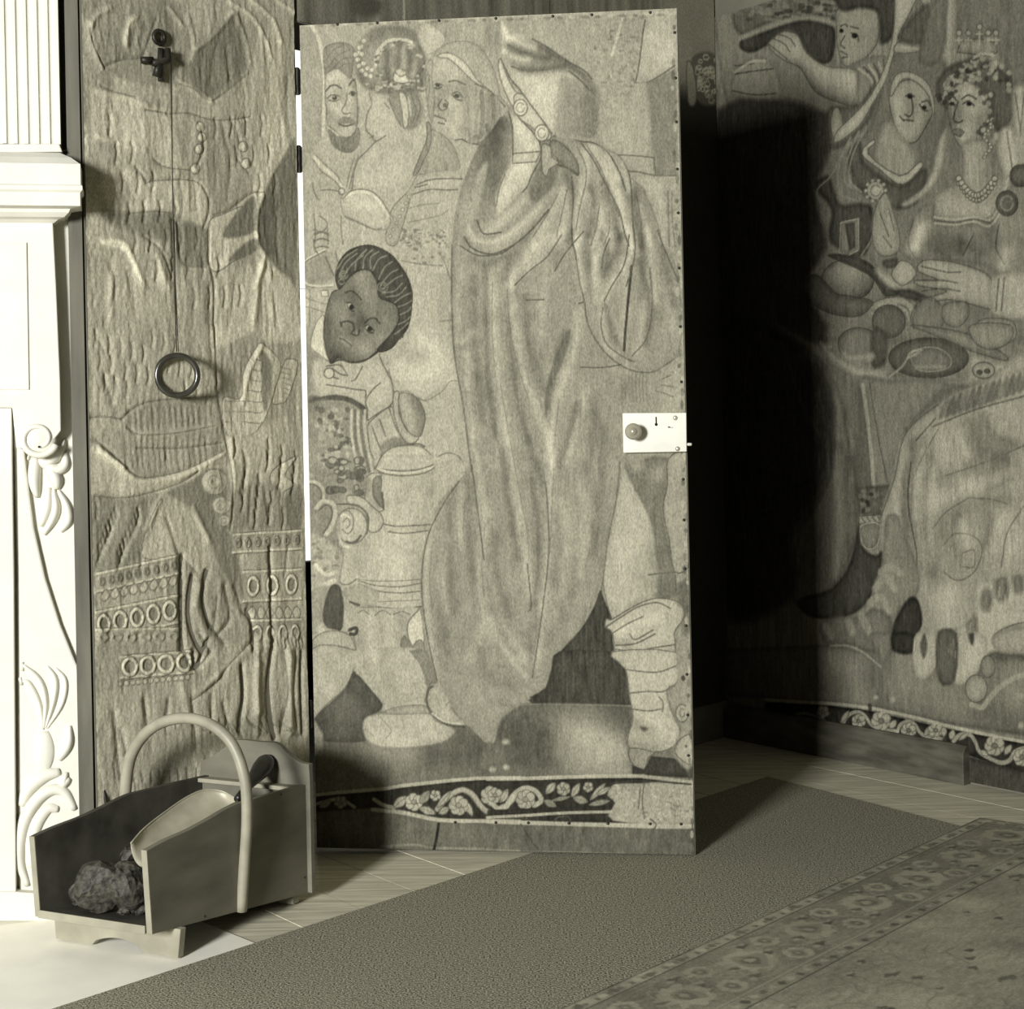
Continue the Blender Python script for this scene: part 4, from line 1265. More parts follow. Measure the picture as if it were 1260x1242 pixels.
    soft(c, 20, '432 750 416 850 412 960 424 1080 442 1180|592 1020 616 1090 682 1175|516 660 506 760 512 830|470 800 462 900 470 1000|872 10 892 120 904 250 930 296', 4.5, ck)
    soft(c, 18, '760 40 740 140 736 240|790 700 800 820 780 960|840 640 850 760 830 900|540 1130 560 1060 580 1020|640 1060 680 1130', 7, ck)
    soft(c, 16, '960 40 965 160 950 290|1020 60 1010 200 990 290|1080 120 1090 220', 6, ck)
    soft(c, -26, '580 60 582 200 588 380 606 520|640 200 662 400 704 560 736 650|626 560 640 700 668 860|704 640 720 780 718 900 706 980', 4.5, ck)
    soft(c, -22, '552 90 548 220 560 360 572 480|690 140 700 280 736 400|480 700 474 850 486 1000|530 640 532 780 542 920|600 780 610 900 640 1010', 6, ck)
    soft(c, -26, '796 236 766 340 748 440|830 430 800 540 780 600|905 160 930 240 960 300|1000 40 1030 160 1020 270', 4.5, ck)
    soft(c, -18, '880 420 872 520 850 640|900 500 890 680 870 840|720 1020 700 1100|560 1110 590 1180 640 1200|450 1000 470 1120', 7, ck)
    soft(c, -14, '760 900 790 1000 760 1060|820 860 810 960|600 200 650 140', 8, ck)
    c.F(112, '802 235 812 240 790 320 762 372 750 430 745 470 740 420 756 350 776 290', 3, 1.5, a=0.75, clip=ck)
    many(c, 100, '490 0 488 150 495 300 518 440 530 540 540 620|540 600 560 760 572 860|505 645 455 720 418 800 402 900 406 1000 422 1100 442 1190|736 620 746 700 748 850 724 1040 702 1180|945 590 930 720 906 860 890 945|690 870 700 980 692 1000|826 10 836 90 850 150 862 220 905 290 960 332 1010 345 1050 338 1110 296|900 170 896 220 912 270 960 305 985 316|980 300 1020 250 1036 160 1030 60', 0.9)
    many(c, 120, '600 100 598 220 606 360|640 120 646 220 668 330 700 430|620 380 640 500 664 640 690 780|764 610 758 720 752 840|690 330 700 380|780 420 768 520|812 470 800 560|840 420 836 500|576 760 566 860 572 960|430 820 424 920 432 1020|520 700 516 780', 0.6, 0.7)
    c.L(58, '980 55 970 150 962 230 958 285', 1.6)
    soft(c, 26, '920 -30 884 30 872 95 880 150|973 -50 984 4 952 62 919 111 905 150|828 -20 836 50 850 120|1020 -40 1040 60 1044 150', 4.5, ck)
    soft(c, -24, '900 -40 915 20 905 80|950 -30 940 20 915 60|860 -30 862 40 866 120|1010 -30 1014 60 1008 140|1060 0 1080 80 1092 160', 4.5, ck)
    many(c, 96, '920 -20 903 25 899 60|985 -60 990 0 984 50 965 110|974 -30 960 50 925 110 905 150|1051 -44 1069 4 1084 40 1102 84|818 -20 830 40|790 -30 750 30 700 70 660 110|850 -40 800 20 770 70', 0.9)
    soft(c, 18, '790 -40 740 20 690 70|760 -30 700 40', 5, ck); soft(c, -18, '820 -40 780 20 750 80|700 -30 650 40 630 90', 5, ck)
    many(c, 92, '840 332 900 332 950 324|690 150 740 148|835 158 848 154|512 2 560 28 620 24 660 0', 0.9)
    rg = random.Random(77)
    for k in range(230):
        x = rg.uniform(440, 900); y = rg.uniform(40, 1120); t = (x - 660) / 300.0
        c.L(rg.choice((128, 134, 170, 166)), [(x, y), (x + 3 - t * 4, y + 40), (x + 7 - t * 12, y + 90)], 0.5, 3, 0.35, clip=ck)
    c.use('D4')
    for k in range(8):
        c.L(120, f'{700 + k * 18} 735 {698 + k * 18} 800 {704 + k * 18} 880', 0.7, a=0.6)
    c.F(164, '860 740 940 690 1000 640 1024 800 1020 920 900 930 880 830', 4, 3)
    many(c, 116, '870 820 910 830 960 850|900 790 960 800|905 760 950 740', 0.8)
    # U-shaped loop of the sash
    c.use('P')
    c.F(162, '576 270 584 236 596 205 606 200 598 240 590 275 600 288 625 282 655 258 684 230 690 238 664 270 640 296 612 310 590 306 578 292', 4, 2)
    soft(c, 26, '582 280 590 292 612 296 640 280 670 252', 4, c.mask)
    many(c, 92, '576 290 586 304 610 311 636 300 660 280 680 256|592 270 600 286 622 284', 1.1)
    soft(c, -20, '586 318 606 322 630 312', 6, ck)
    # ---- right leg, boot and the gap
    c.use('D6')
    c.F(150, '700 0 935 0 1020 0 1040 1242 960 1242 960 700 880 700 760 740 700 600', 0, 2)
    c.F(122, '712 60 760 20 930 0 925 140 900 260 930 420 955 580 965 705 868 712 862 480 840 340 800 240 750 150', 3, 2)
    c.F(148, '720 0 790 0 800 60 760 80 730 50', 4, 4); c.F(150, '830 80 920 20 920 120 860 140', 4, 6)
    c.F(160, '932 10 1026 0 1034 420 1030 560 960 580 935 420 905 260 928 140', 3, 1, edge=96)
    c.F(174, '696 110 712 60 752 150 800 240 845 350 866 480 870 690 760 740 700 790 640 830 604 720 600 600 640 350', 3, 2)
    soft(c, 12, '720 300 700 500 680 700', 16, c.mask); soft(c, -18, '850 440 858 660', 8, c.mask)
    many(c, 116, '690 60 672 200 640 340 612 500 598 640 620 760 640 830', 0.9)
    many(c, 104, '830 600 900 590 965 585|965 600 970 700|895 600 890 700', 1.0)
    c.F(74, '582 680 600 720 640 830 610 850 640 880 650 970 700 1060 716 1110 736 1242 240 1242 300 1180 332 1080 372 1000 480 880 546 770', 3, 1)
    dk = c.mask.copy()
    c.noise(7, 0.004, 0.06, 30, dk)
    c.F(182, '606 866 612 826 640 828 720 780 800 738 870 718 950 726 1004 760 1006 820 960 890 964 960 968 1180 930 1242 730 1242 716 1110 660 1030 644 900', 3, 1, edge=100)
    bt_ = c.mask.copy()
    many(c, 104, '612 866 680 820 760 770 820 748 880 742 940 770|640 900 720 850 800 812|660 960 760 950 860 900|660 980 760 990 860 970 960 955|716 1080 800 1060 840 1100 960 1050|730 1200 820 1180 900 1200 965 1160|730 900 760 930 850 880', 1.0)
    soft(c, 20, '680 900 760 850 860 820|700 1000 800 1030|760 1130 860 1130', 9, bt_); soft(c, -22, '660 940 720 960|800 1010 840 1030|940 1000 950 1150|860 1080 900 1090', 9, bt_)
    c.F(112, '980 650 1030 640 1040 860 1000 900 1008 780 970 740', 3, 3)
    c.use('D8')
    c.F(74, '370 0 645 0 700 80 716 110 738 272 230 268 300 190 332 90', 3, 1); c.noise(6, 0.004, 0.06, 31, c.mask)
    c.F(112, '60 390 90 340 160 285 240 265 735 275 745 340 720 420 740 600 720 640 0 640 0 470 40 470', 3, 2)
    gm = c.mask.copy()
    soft(c, 30, '420 400 560 480 680 520 700 600|520 420 640 440|420 560 560 600', 26, gm); soft(c, -24, '120 400 180 520|280 440 300 560|680 320 720 420', 18, gm)
    c.L(140, '90 276 300 268 735 274', 0.9, a=0.6)
    c.F(184, '640 0 968 0 972 150 920 190 945 310 985 400 950 480 850 510 730 490 718 430 745 340 728 220 710 90', 3, 1, edge=112)
    many(c, 110, '716 90 800 100 880 100 965 70|725 210 820 200 900 200 970 160|740 290 820 300 890 290|880 230 900 260 895 300', 1.0)
    soft(c, -30, '770 370 830 400|730 470 850 490', 9, c.mask); soft(c, 16, '820 340 900 380', 14, c.mask)
    c.F(84, '780 380 820 388 800 404', 4, 2)
    c.F(150, '725 490 850 510 820 540 800 600 740 570', 3, 1, edge=104)
    c.F(72, '738 575 800 600 835 530 950 540 1046 580 1046 640 740 625', 0, 1)
    c.F(156, '970 0 1040 0 1050 570 960 540 950 480 985 400 950 310 925 200 972 150', 3, 2)
    c.F(176, blob(995, 310, 32, 45, 10), edge=112); c.L(120, blob(996, 308, 12, 22, 8), 0.8)
    c.F(174, '960 480 1000 430 1040 430 1046 570 970 530', 3, 1, edge=112); c.F(90, blob(1015, 478, 6, 7)); c.F(80, blob(1002, 132, 10, 14))
    for x, y in ((95, 462), (28, 603), (96, 592)): c.F(178, blob(x, y, 17, 13), soft=2)
    # ---- woven border and hem
    c.use('P')
    c.F(56, '383 976 456 972 495 967 557 959 640 956 700 955 793 953 850 957 852 1010 640 1012 540 1008 487 996 460 1000 383 1004', 0, 1)
    bm_ = c.mask.copy()
    c.F(104, '383 1000 460 994 487 994 540 1006 640 1010 855 1014 856 1066 383 1050', 0, 1)
    c.noise(4, 0.01, 0.05, 40, c.mask)
    c.use('D7')
    def leaf(x0, y0, x1, y1, w, g=176):
        mx, my = (x0 + x1) / 2, (y0 + y1) / 2; dx, dy = x1 - x0, y1 - y0; l = math.hypot(dx, dy)
        nx, ny = -dy / l * w, dx / l * w
        c.F(g, [(x0, y0), (mx + nx, my + ny), (x1, y1), (mx - nx, my - ny)], 4, 0.8, edge=104, ew=0.5)
        c.L(126, [(x0, y0), (x1, y1)], 0.5)
    def flower(x, y, r, n=5, g=178):
        for k in range(n):
            a = 2 * math.pi * k / n + 0.4
            c.F(g, blob(x + r * 0.6 * math.cos(a), y + r * 0.6 * math.sin(a), r * 0.5, r * 0.5, 8), edge=110, ew=0.5)
        c.F(150, blob(x, y, r * 0.3), edge=96, ew=0.5)
    c.L(176, '500 760 550 790 600 800', 2.4); c.L(168, '190 790 260 770 330 760 400 800', 2.0)
    c.L(182, '822 808 850 770 900 728 950 708 1000 730 1036 780 1070 815 1110 826 1150 810 1190 770 1242 720', 3.2)
    c.L(120, '826 816 860 772 910 736 950 720 990 742 1030 795 1070 828 1110 838', 0.7)
    leaf(600, 800, 665, 745, 24); flower(702, 772, 42, 6); leaf(735, 780, 780, 715, 22, 150); flower(812, 738, 26, 5)
    leaf(730, 800, 810, 830, 20, 160); leaf(820, 800, 890, 715, 16); leaf(830, 830, 880, 800, 18, 160); leaf(960, 760, 1000, 840, 16)
    flower(930, 788, 46, 7, 172); flower(1092, 738, 46, 6); leaf(1140, 770, 1180, 705, 18); leaf(1120, 820, 1190, 780, 20); flower(330, 775, 30, 5, 150); leaf(220, 800, 280, 770, 18, 150)
    c.use('D8')
    c.L(184, '0 745 50 800 90 800 120 750 160 710 205 696 250 715 275 760 240 785', 3.0)
    flower(40, 735, 36, 6); leaf(70, 770, 105, 710, 18); flower(195, 755, 46, 7, 172); leaf(300, 725, 345, 670, 20); leaf(290, 760, 350, 790, 18, 150)
    flower(388, 700, 32, 6); leaf(430, 740, 470, 672, 18); leaf(440, 745, 510, 765, 20, 160); flower(515, 690, 24, 5); leaf(525, 755, 600, 672, 15); leaf(560, 730, 625, 690, 14); leaf(330, 760, 420, 740, 10, 160); leaf(520, 780, 620, 760, 14, 150)
    c.F(60, '0 810 460 790 640 785 640 815 400 820 0 842', 0, 1)
    c.F(166, '632 690 660 672 800 668 1040 660 1044 870 640 860 650 770 612 730', 3, 1)
    rg = random.Random(33)
    for k in range(70):
        x = rg.uniform(650, 1035); y = rg.uniform(675, 850); a = rg.uniform(0, 3.1); l = rg.uniform(10, 34)
        c.L(rg.choice((128, 140, 192, 186)), [(x, y), (x + l * math.cos(a), y + l * 0.6 * math.sin(a))], 1.0, 0, 0.7)
    many(c, 100, '800 660 790 760 800 850|780 690 770 800', 0.8)
    c.L(186, '0 652 200 648 400 640 600 634 800 632', 2.3); c.L(176, '800 635 900 645 1040 660', 2.2); c.L(70, '640 668 800 656 1040 672', 1.2)
    c.L(182, '0 848 200 836 400 822 630 815', 1.8); c.L(186, '0 868 300 876 600 882 850 888 1044 888', 2.6)
    many(c, 86, '340 865 360 845 410 840 425 868|840 910 860 880 830 850|0 858 200 852', 0.9)
    many(c, 78, '170 880 220 960 260 1010|1044 880 1040 1050', 0.9)
    c.L(136, '0 1030 300 1025 600 1030 1000 1045', 1.6); c.L(64, '0 1046 300 1042 600 1046 1000 1058', 1.3)
    c.use('D7')
    c.L(186, '180 742 300 728 480 712 560 704 640 690 760 676 900 660 1060 648 1242 645', 2.2)
    c.L(180, '490 812 560 818 640 826 720 842 800 858 900 866 1100 866 1242 868', 2.4)
    c.L(132, '530 1000 700 990 800 1005 1000 1008 1242 1020', 1.6); c.L(38, '828 882 815 960 800 1030', 1.8); c.L(64, '530 1016 700 1020 800 1032 1242 1042', 1.2)
    # edge wear
    c.use('P')
    c.noise(4, 0.0045, 0.03, 51); c.noise(3.5, 0.004, 0.008, 52)
    c.noise(3, 0.02, 0.02, 50)
    for k in range(60):
        y = 30 + k * 17 + (k * 7919) % 11
        x = 838 + (y - 10) * 0.018
        c.F((96, 190, 120)[k % 3], blob(x - 2 - (k * 31) % 5, y, 2.2, 3.0 + k % 4, 7), a=0.7)
    for k in range(30):
        x = 370 + k * 15.5; y = 30 - (x - 362) * 0.038
        c.F((110, 196, 120)[k % 3], blob(x, y + 2, 3 + k % 3, 2, 7), a=0.6)
    soft(c, 18, '364 30 600 18 836 12', 3, None)

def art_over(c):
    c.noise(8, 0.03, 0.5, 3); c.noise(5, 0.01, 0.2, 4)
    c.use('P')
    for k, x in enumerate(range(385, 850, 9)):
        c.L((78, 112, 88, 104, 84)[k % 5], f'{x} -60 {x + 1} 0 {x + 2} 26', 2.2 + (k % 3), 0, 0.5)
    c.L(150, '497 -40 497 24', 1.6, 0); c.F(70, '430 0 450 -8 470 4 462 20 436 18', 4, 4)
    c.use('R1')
    c.F(108, '-60 -400 170 -400 170 330 -60 330', 0, 8); c.F(40, '-200 330 170 330 170 2600 -200 2600', 0, 14)  # paler top, then the door's cast shadow painted dark below
    # curled wig of the man in the corner
    c.F(72, '30 220 70 190 120 200 150 270 145 340 120 380 70 380 40 330', 4, 2)
    rg = random.Random(3)
    for k in range(34):
        t = rg.uniform(0, 6.28); r = rg.uniform(0.2, 0.95)
        x, y = 95 + 48 * r * math.cos(t), 285 + 88 * r * math.sin(t)
        c.L(rg.choice((146, 132, 150)), blob(x, y, rg.uniform(6, 11), rg.uniform(6, 12), 7), 0.9)
    c.F(112, '15 230 35 240 50 320 45 380 20 370', 4, 2, edge=60)

def art_left(c):
    c.noise(7, 0.012, 0.10, 1); c.noise(5, 0.05, 0.05, 2)
    c.noise(0.45, 0.009, 0.05, 5, relief=True); c.noise(1.2, 0.05, 0.12, 6, relief=True); c.noise(0.35, 0.005, 0.014, 7, relief=True)
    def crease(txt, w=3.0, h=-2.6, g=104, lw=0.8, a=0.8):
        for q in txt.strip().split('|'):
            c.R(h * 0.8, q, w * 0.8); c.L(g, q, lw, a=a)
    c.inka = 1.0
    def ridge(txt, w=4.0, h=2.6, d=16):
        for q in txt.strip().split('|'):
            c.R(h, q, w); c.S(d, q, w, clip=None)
    c.use('L1')
    c.F(132, '310 0 640 0 720 60 740 230 690 320 560 330 400 260 340 100', 4, 3)
    c.F(126, '400 130 480 90 590 60 600 110 540 220 470 230 400 250', 4, 3)
    c.F(112, '720 240 760 170 890 50 930 90 945 200 940 290 810 380 740 330', 4, 3)
    c.F(128, '600 0 720 60 745 140 740 230 690 220 640 150', 4, 3)
    c.F(166, '480 190 470 140 490 80 520 66 500 130 495 200', 4, 2)
    c.F(152, '640 440 790 460 960 450 1000 360 1030 200 1030 700 960 700 940 620 860 600 800 700 740 680', 4, 4)
    c.F(140, '790 470 880 470 900 560 960 660 960 740 830 820 800 700', 4, 4)
    c.F(172, '1030 190 1080 170 1075 400 1100 520 1090 590 1010 735 960 740 1000 560 1030 400', 4, 2)
    c.F(112, '1010 735 1095 580 1130 570 1130 1090 1060 1030 1005 960 985 860', 4, 2)
    soft(c, -22, '1030 780 1010 860 1030 950', 14, c.mask)
    c.F(168, '370 350 560 400 640 440 650 560 590 610 560 570 410 540 360 510', 4, 4)
    c.F(150, '410 550 560 580 600 640 560 680 520 640 400 640', 4, 3)
    c.F(166, '400 650 500 650 560 700 750 690 790 760 780 870 660 810 500 810 400 770', 4, 3)
    c.F(118, '390 810 500 815 660 815 660 920 540 900 430 860', 4, 4)
    c.F(118, '680 850 790 880 800 1000 770 1020 700 1005 680 960', 4, 3)
    c.F(172, '800 850 850 820 930 790 870 870 865 905 970 870 980 950 890 1000 830 1040 800 1000', 4, 2, edge=104)
    c.F(110, '870 910 860 880 900 820 970 750 975 880', 4, 2); c.F(108, '880 1000 900 960 975 910 985 955', 4, 2)
    c.F(166, '980 1000 1000 960 1060 1030 1120 1090 1130 1242 960 1242 970 1120', 4, 3)
    c.F(162, '820 1080 960 1010 970 1120 960 1242 820 1242', 4, 3)
    c.F(154, '340 1000 480 930 560 1060 640 1160 660 1242 330 1242', 4, 4)
    c.F(190, '390 920 480 925 520 1000 545 1080 520 1050 480 960 400 940', 4, 2)
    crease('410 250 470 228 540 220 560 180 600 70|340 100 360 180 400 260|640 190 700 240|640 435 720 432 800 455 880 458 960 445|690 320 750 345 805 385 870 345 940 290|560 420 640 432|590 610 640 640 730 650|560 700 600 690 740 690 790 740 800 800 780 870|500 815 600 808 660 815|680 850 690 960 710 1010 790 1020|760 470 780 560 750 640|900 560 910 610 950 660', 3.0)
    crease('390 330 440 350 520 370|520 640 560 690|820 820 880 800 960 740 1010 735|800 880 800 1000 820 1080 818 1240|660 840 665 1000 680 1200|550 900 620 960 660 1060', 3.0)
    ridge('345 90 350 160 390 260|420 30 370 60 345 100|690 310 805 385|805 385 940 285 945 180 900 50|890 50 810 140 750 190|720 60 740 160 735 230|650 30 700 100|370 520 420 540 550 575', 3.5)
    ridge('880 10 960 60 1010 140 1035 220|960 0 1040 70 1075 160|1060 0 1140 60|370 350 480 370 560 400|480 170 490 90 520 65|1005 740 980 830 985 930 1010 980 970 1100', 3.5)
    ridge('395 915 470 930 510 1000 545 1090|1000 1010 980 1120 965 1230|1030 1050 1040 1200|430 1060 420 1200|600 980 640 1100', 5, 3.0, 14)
    for x, y in ((765, 485), (760, 570), (745, 645), (770, 525), (930, 560), (940, 625)):
        c.F(166, blob(x, y, 18, 20), soft=2, edge=100); c.R(3, blob(x, y, 4, 4), 3)
    crease('1100 300 1100 420 1110 520|1060 800 1055 900 1075 1000|850 470 880 620 870 760|900 480 930 600', 5, -2.4, 112, 0.5)
    crease('420 660 440 720 430 780|470 660 500 740|690 700 700 780 690 850|740 700 750 800|420 1000 440 1100 400 1240|500 1050 520 1200|900 1060 880 1240|1040 1100 1060 1240|520 120 500 200|560 100 540 170|820 200 810 320|870 180 880 300', 6, -2.6, 118, 0.5, 0.6)
    c.use('L2')
    c.F(150, '340 0 820 0 830 240 700 290 540 300 470 360 350 370', 4, 4)
    c.F(168, '820 0 1130 0 1130 60 1000 60 960 30 840 90', 4, 3)
    c.F(142, '820 110 960 40 990 80 930 240 870 275 835 240', 4, 3); 
    c.F(134, '480 350 540 300 680 280 830 275 820 380 540 420 490 390', 4, 2)
    c.F(140, '470 400 820 390 860 480 740 540 620 580 540 580 440 500 360 440', 4, 3)
    c.F(162, '370 470 440 520 520 585 600 585 700 560 830 490 850 510 720 600 620 640 480 660 360 655', 4, 2)
    c.F(128, '360 660 480 664 600 650 560 760 545 890 360 940', 4, 4)
    c.F(116, '640 640 740 590 780 560 870 560 885 700 880 790 920 920 950 1100 800 850 720 700', 4, 3)
    c.F(164, '615 665 560 780 550 890 680 880 640 740', 4, 2, edge=104)
    c.F(150, '620 660 720 700 800 820 820 920 760 940 690 880 650 760', 4, 3)
    c.F(172, '850 280 920 280 930 180 970 100 1000 70 1070 140 1060 220 1020 340 1000 380 960 420 870 420', 4, 2, edge=106)
    c.F(112, '1000 100 1040 160 1030 280 1010 330 1000 220', 4, 2)
    c.F(164, '1040 290 1080 160 1100 130 1140 150 1100 280 1070 300', 4, 2, edge=104)
    c.F(162, '870 430 960 420 1080 350 1100 420 1040 580 960 560 930 480 940 600 890 700 880 560', 4, 3)
    c.F(172, '1030 580 1060 540 1140 500 1090 570 1130 610 1085 640 1080 700 1050 640', 4, 2, edge=108)
    c.F(114, '1085 680 1110 630 1150 620 1150 770 1090 770', 4, 3)
    c.F(132, '890 640 1060 610 1075 700 1080 770 890 775', 4, 3)
    for q, g in (('500 440 490 400', 0),):
        pass
    for k in range(15):
        x = 500 + k * 22; c.R(-1.6, f'{x} {330 - k} {x + 4} {400 - k * 2}', 3); c.L(112, f'{x} {325 - k} {x + 4} {405 - k * 2}', 0.6, a=0.6)
        c.R(-1.3, f'{x - 20} {430} {x - 10} {540}', 3)
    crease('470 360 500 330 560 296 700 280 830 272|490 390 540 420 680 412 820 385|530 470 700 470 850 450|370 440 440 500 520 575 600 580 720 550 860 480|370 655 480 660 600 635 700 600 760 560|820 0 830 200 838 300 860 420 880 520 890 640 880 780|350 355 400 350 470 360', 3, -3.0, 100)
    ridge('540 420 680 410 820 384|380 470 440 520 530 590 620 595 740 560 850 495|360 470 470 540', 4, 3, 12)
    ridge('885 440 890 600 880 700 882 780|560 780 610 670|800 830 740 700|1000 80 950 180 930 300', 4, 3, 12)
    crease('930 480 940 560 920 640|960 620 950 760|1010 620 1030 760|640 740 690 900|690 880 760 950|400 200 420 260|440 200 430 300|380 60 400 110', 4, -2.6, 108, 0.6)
    for x, y, r in ((820, 600, 50), (845, 690, 34), (855, 748, 22)):
        c.F(160, blob(x, y, r, r), soft=2); c.R(4, blob(x, y, r * 0.4, r * 0.4), 6); c.L(112, blob(x, y, r, r), 0.8); c.L(124, blob(x - 5, y, r * 0.45, r * 0.5), 0.7)
    # bands of jewelled trimming
    def band(q0, q1, th_, n, rx, ry, g=150):
        (x0, y0), (x1, y1) = q0, q1
        c.F(g, [(x0, y0 - th_), (x1, y1 - th_), (x1, y1 + th_), (x0, y0 + th_)], 0, 2)
        for s_ in (-1, 1):
            q = [(x0, y0 + s_ * th_), (x1, y1 + s_ * th_)]
            c.L(96, [(x, y + 5 * s_) for x, y in q], 0.9, 0); c.L(184, q, 1.3, 0); c.R(1.8, q, 3, 0)
        for k in range(n):
            t = (k + 0.5) / n; x, y = x0 + (x1 - x0) * t, y0 + (y1 - y0) * t
            c.F(180, blob(x, y, rx, ry, 12), soft=1.2, edge=96); c.F(122, blob(x, y, rx * 0.5, ry * 0.55, 10), soft=1.2, edge=104)
            c.R(2.6, blob(x, y, rx * 0.75, ry * 0.75, 10), 2.5)
    band((365, 1150), (680, 1085), 52, 5, 30, 42)
    band((930, 1000), (1150, 990), 56, 3, 25, 42)
    band((890, 835), (1150, 820), 34, 7, 10, 18, 142)
    band((370, 985), (680, 915), 34, 9, 10, 15, 142)
    for k in range(8):
        x = 385 + k * 37; c.F(166, f'{x} {1040 - k * 8} {x + 18} {1010 - k * 8} {x + 34} {1034 - k * 8} {x + 16} {1056 - k * 8}', 3, 1.2, edge=104)
    for k in range(6):
        x = 950 + k * 34; c.F(166, f'{x} 1100 {x + 14} 1075 {x + 30} 1100 {x + 14} 1130', 3, 1.2, edge=102)
    band((365, 1195), (690, 1190), 30, 6, 22, 18, 156)
    band((960, 1180), (1150, 1175), 50, 4, 19, 34, 134)
    c.F(134, '690 890 760 950 830 920 870 980 900 1100 930 1242 700 1242 690 1050', 4, 3)
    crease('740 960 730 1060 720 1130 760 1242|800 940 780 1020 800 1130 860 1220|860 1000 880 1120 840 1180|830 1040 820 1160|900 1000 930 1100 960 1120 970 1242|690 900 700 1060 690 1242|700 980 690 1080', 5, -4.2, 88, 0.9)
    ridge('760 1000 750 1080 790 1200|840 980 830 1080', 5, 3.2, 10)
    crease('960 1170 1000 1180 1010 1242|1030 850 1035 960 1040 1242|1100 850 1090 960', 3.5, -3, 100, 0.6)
    c.use('L3')
    c.F(140, '320 0 620 0 640 60 600 160 360 200 320 160', 4, 3)
    band((400, 112), (640, 92), 34, 4, 30, 34)
    c.F(148, '360 200 640 160 740 60 800 20 900 0 1000 20 1000 340 900 350 800 340 640 420 330 560', 3, 4)
    for k in range(12): c.F(170, blob(400 + k * 20, 166 - k * 2, 9, 9), edge=100, ew=0.5)
    crease('600 20 640 120 700 60|700 60 660 0|800 100 810 200 790 280 800 330|900 60 880 200 900 330 910 350|640 220 720 160 760 100 840 20|480 220 490 330|560 220 550 300|640 240 650 380|700 200 700 300|740 230 760 320|940 60 950 200 930 330|980 60 970 220 990 340|400 320 420 400|380 260 400 480', 5, -4.2, 92, 0.8)
    ridge('660 200 740 120 800 60|850 100 850 260|960 80 965 300|600 140 620 260', 5, 3, 10)
    c.noise(0.0, 1, 1, 1)
    for k in range(14):
        crease(f'{640 + k * 22} {300 - (k % 3) * 12} {650 + k * 24} {310 + (k % 4) * 9} {662 + k * 22} {300 + (k % 2) * 20}', 3, -2.4, 108, 0.5)
    # deep hanging folds low down at the right, their shade also painted in, and rows of stitched trimming
    for q in ('905 20 892 150 896 250 910 345', '800 110 806 220 792 320', '690 20 650 110 640 60', '1000 60 996 180 1004 330'):
        c.R(-8, q, 3.2); c.S(-30, q, 3.0, clip=None)
    for q in ('850 60 846 200 850 330', '955 60 952 200 960 330'):
        c.R(5, q, 5)
    for k in range(9):
        crease(f'{905 + k * 12} {5 + (k % 3) * 5} {910 + k * 12} {30 + (k % 4) * 6}', 2.4, -2.4, 100, 0.5)
    c.use('L2')
    for q in ('735 960 722 1060 740 1180 770 1242', '1032 850 1036 980 1042 1240', '700 880 690 1000 700 1240', '945 1090 968 1160 972 1242', '790 940 774 1040 800 1150'):
        c.R(-6, q, 3.0); c.S(-22, q, 3.0, clip=None)  # folds sunk in relief, their shade put into the tone as well
    for k in range(7):                                   # scaled ears
        y = 130 + k * 40
        c.L(108, f'{975 - k * 7} {y} {990} {y + 6} {1004} {y + 2}', 0.7, a=0.8); c.L(108, f'{1075 + k * 4 - 6} {160 + k * 20} {1110} {170 + k * 20}', 0.6, a=0.7)
        c.L(112, f'{860 + (k % 3) * 26} {290 + (k // 3) * 40} {884 + (k % 3) * 26} {292 + (k // 3) * 40} {884 + (k % 3) * 26} {326 + (k // 3) * 40}', 0.6, 0, 0.7)
    for k in range(26):                                  # crimped vertical puckers
        x = 365 + (k * 61) % 470; y = 20 + (k * 97) % 230
        c.R(-2.2, f'{x} {y} {x + 4} {y + 30} {x - 2} {y + 62}', 2.2)
    for k in range(22):
        x = 370 + (k * 53) % 170; y = 680 + (k * 71) % 190
        c.R(-2.4, f'{x} {y} {x + 5} {y + 30} {x} {y + 60}', 2.2)
    for k in range(20):
        x = 895 + (k * 47) % 240; y = 440 + (k * 67) % 290
        c.R(-3.0, f'{x} {y} {x + 4} {y + 36} {x - 3} {y + 70}', 2.4); c.S(-14, f'{x} {y} {x + 4} {y + 36} {x - 3} {y + 70}', 2.0, clip=None)  # shade of each pucker added to the tone
    c.use('L1')
    for k in range(34):
        x = 420 + (k * 83) % 640; y = 440 + (k * 109) % 760
        c.R(-2.4, f'{x} {y} {x + 5} {y + 34} {x - 2} {y + 74}', 2.4); c.S(-10, f'{x} {y} {x + 5} {y + 34} {x - 2} {y + 74}', 2.0, clip=None)  # puckers sunk and also shaded in the tone
    c.use('L3')
    for k in range(16):
        crease(f'{380 + k * 30} {430 + (k * 37) % 40} {384 + k * 30} {480 + (k * 53) % 50}', 3, -2.0, 112, 0.5)

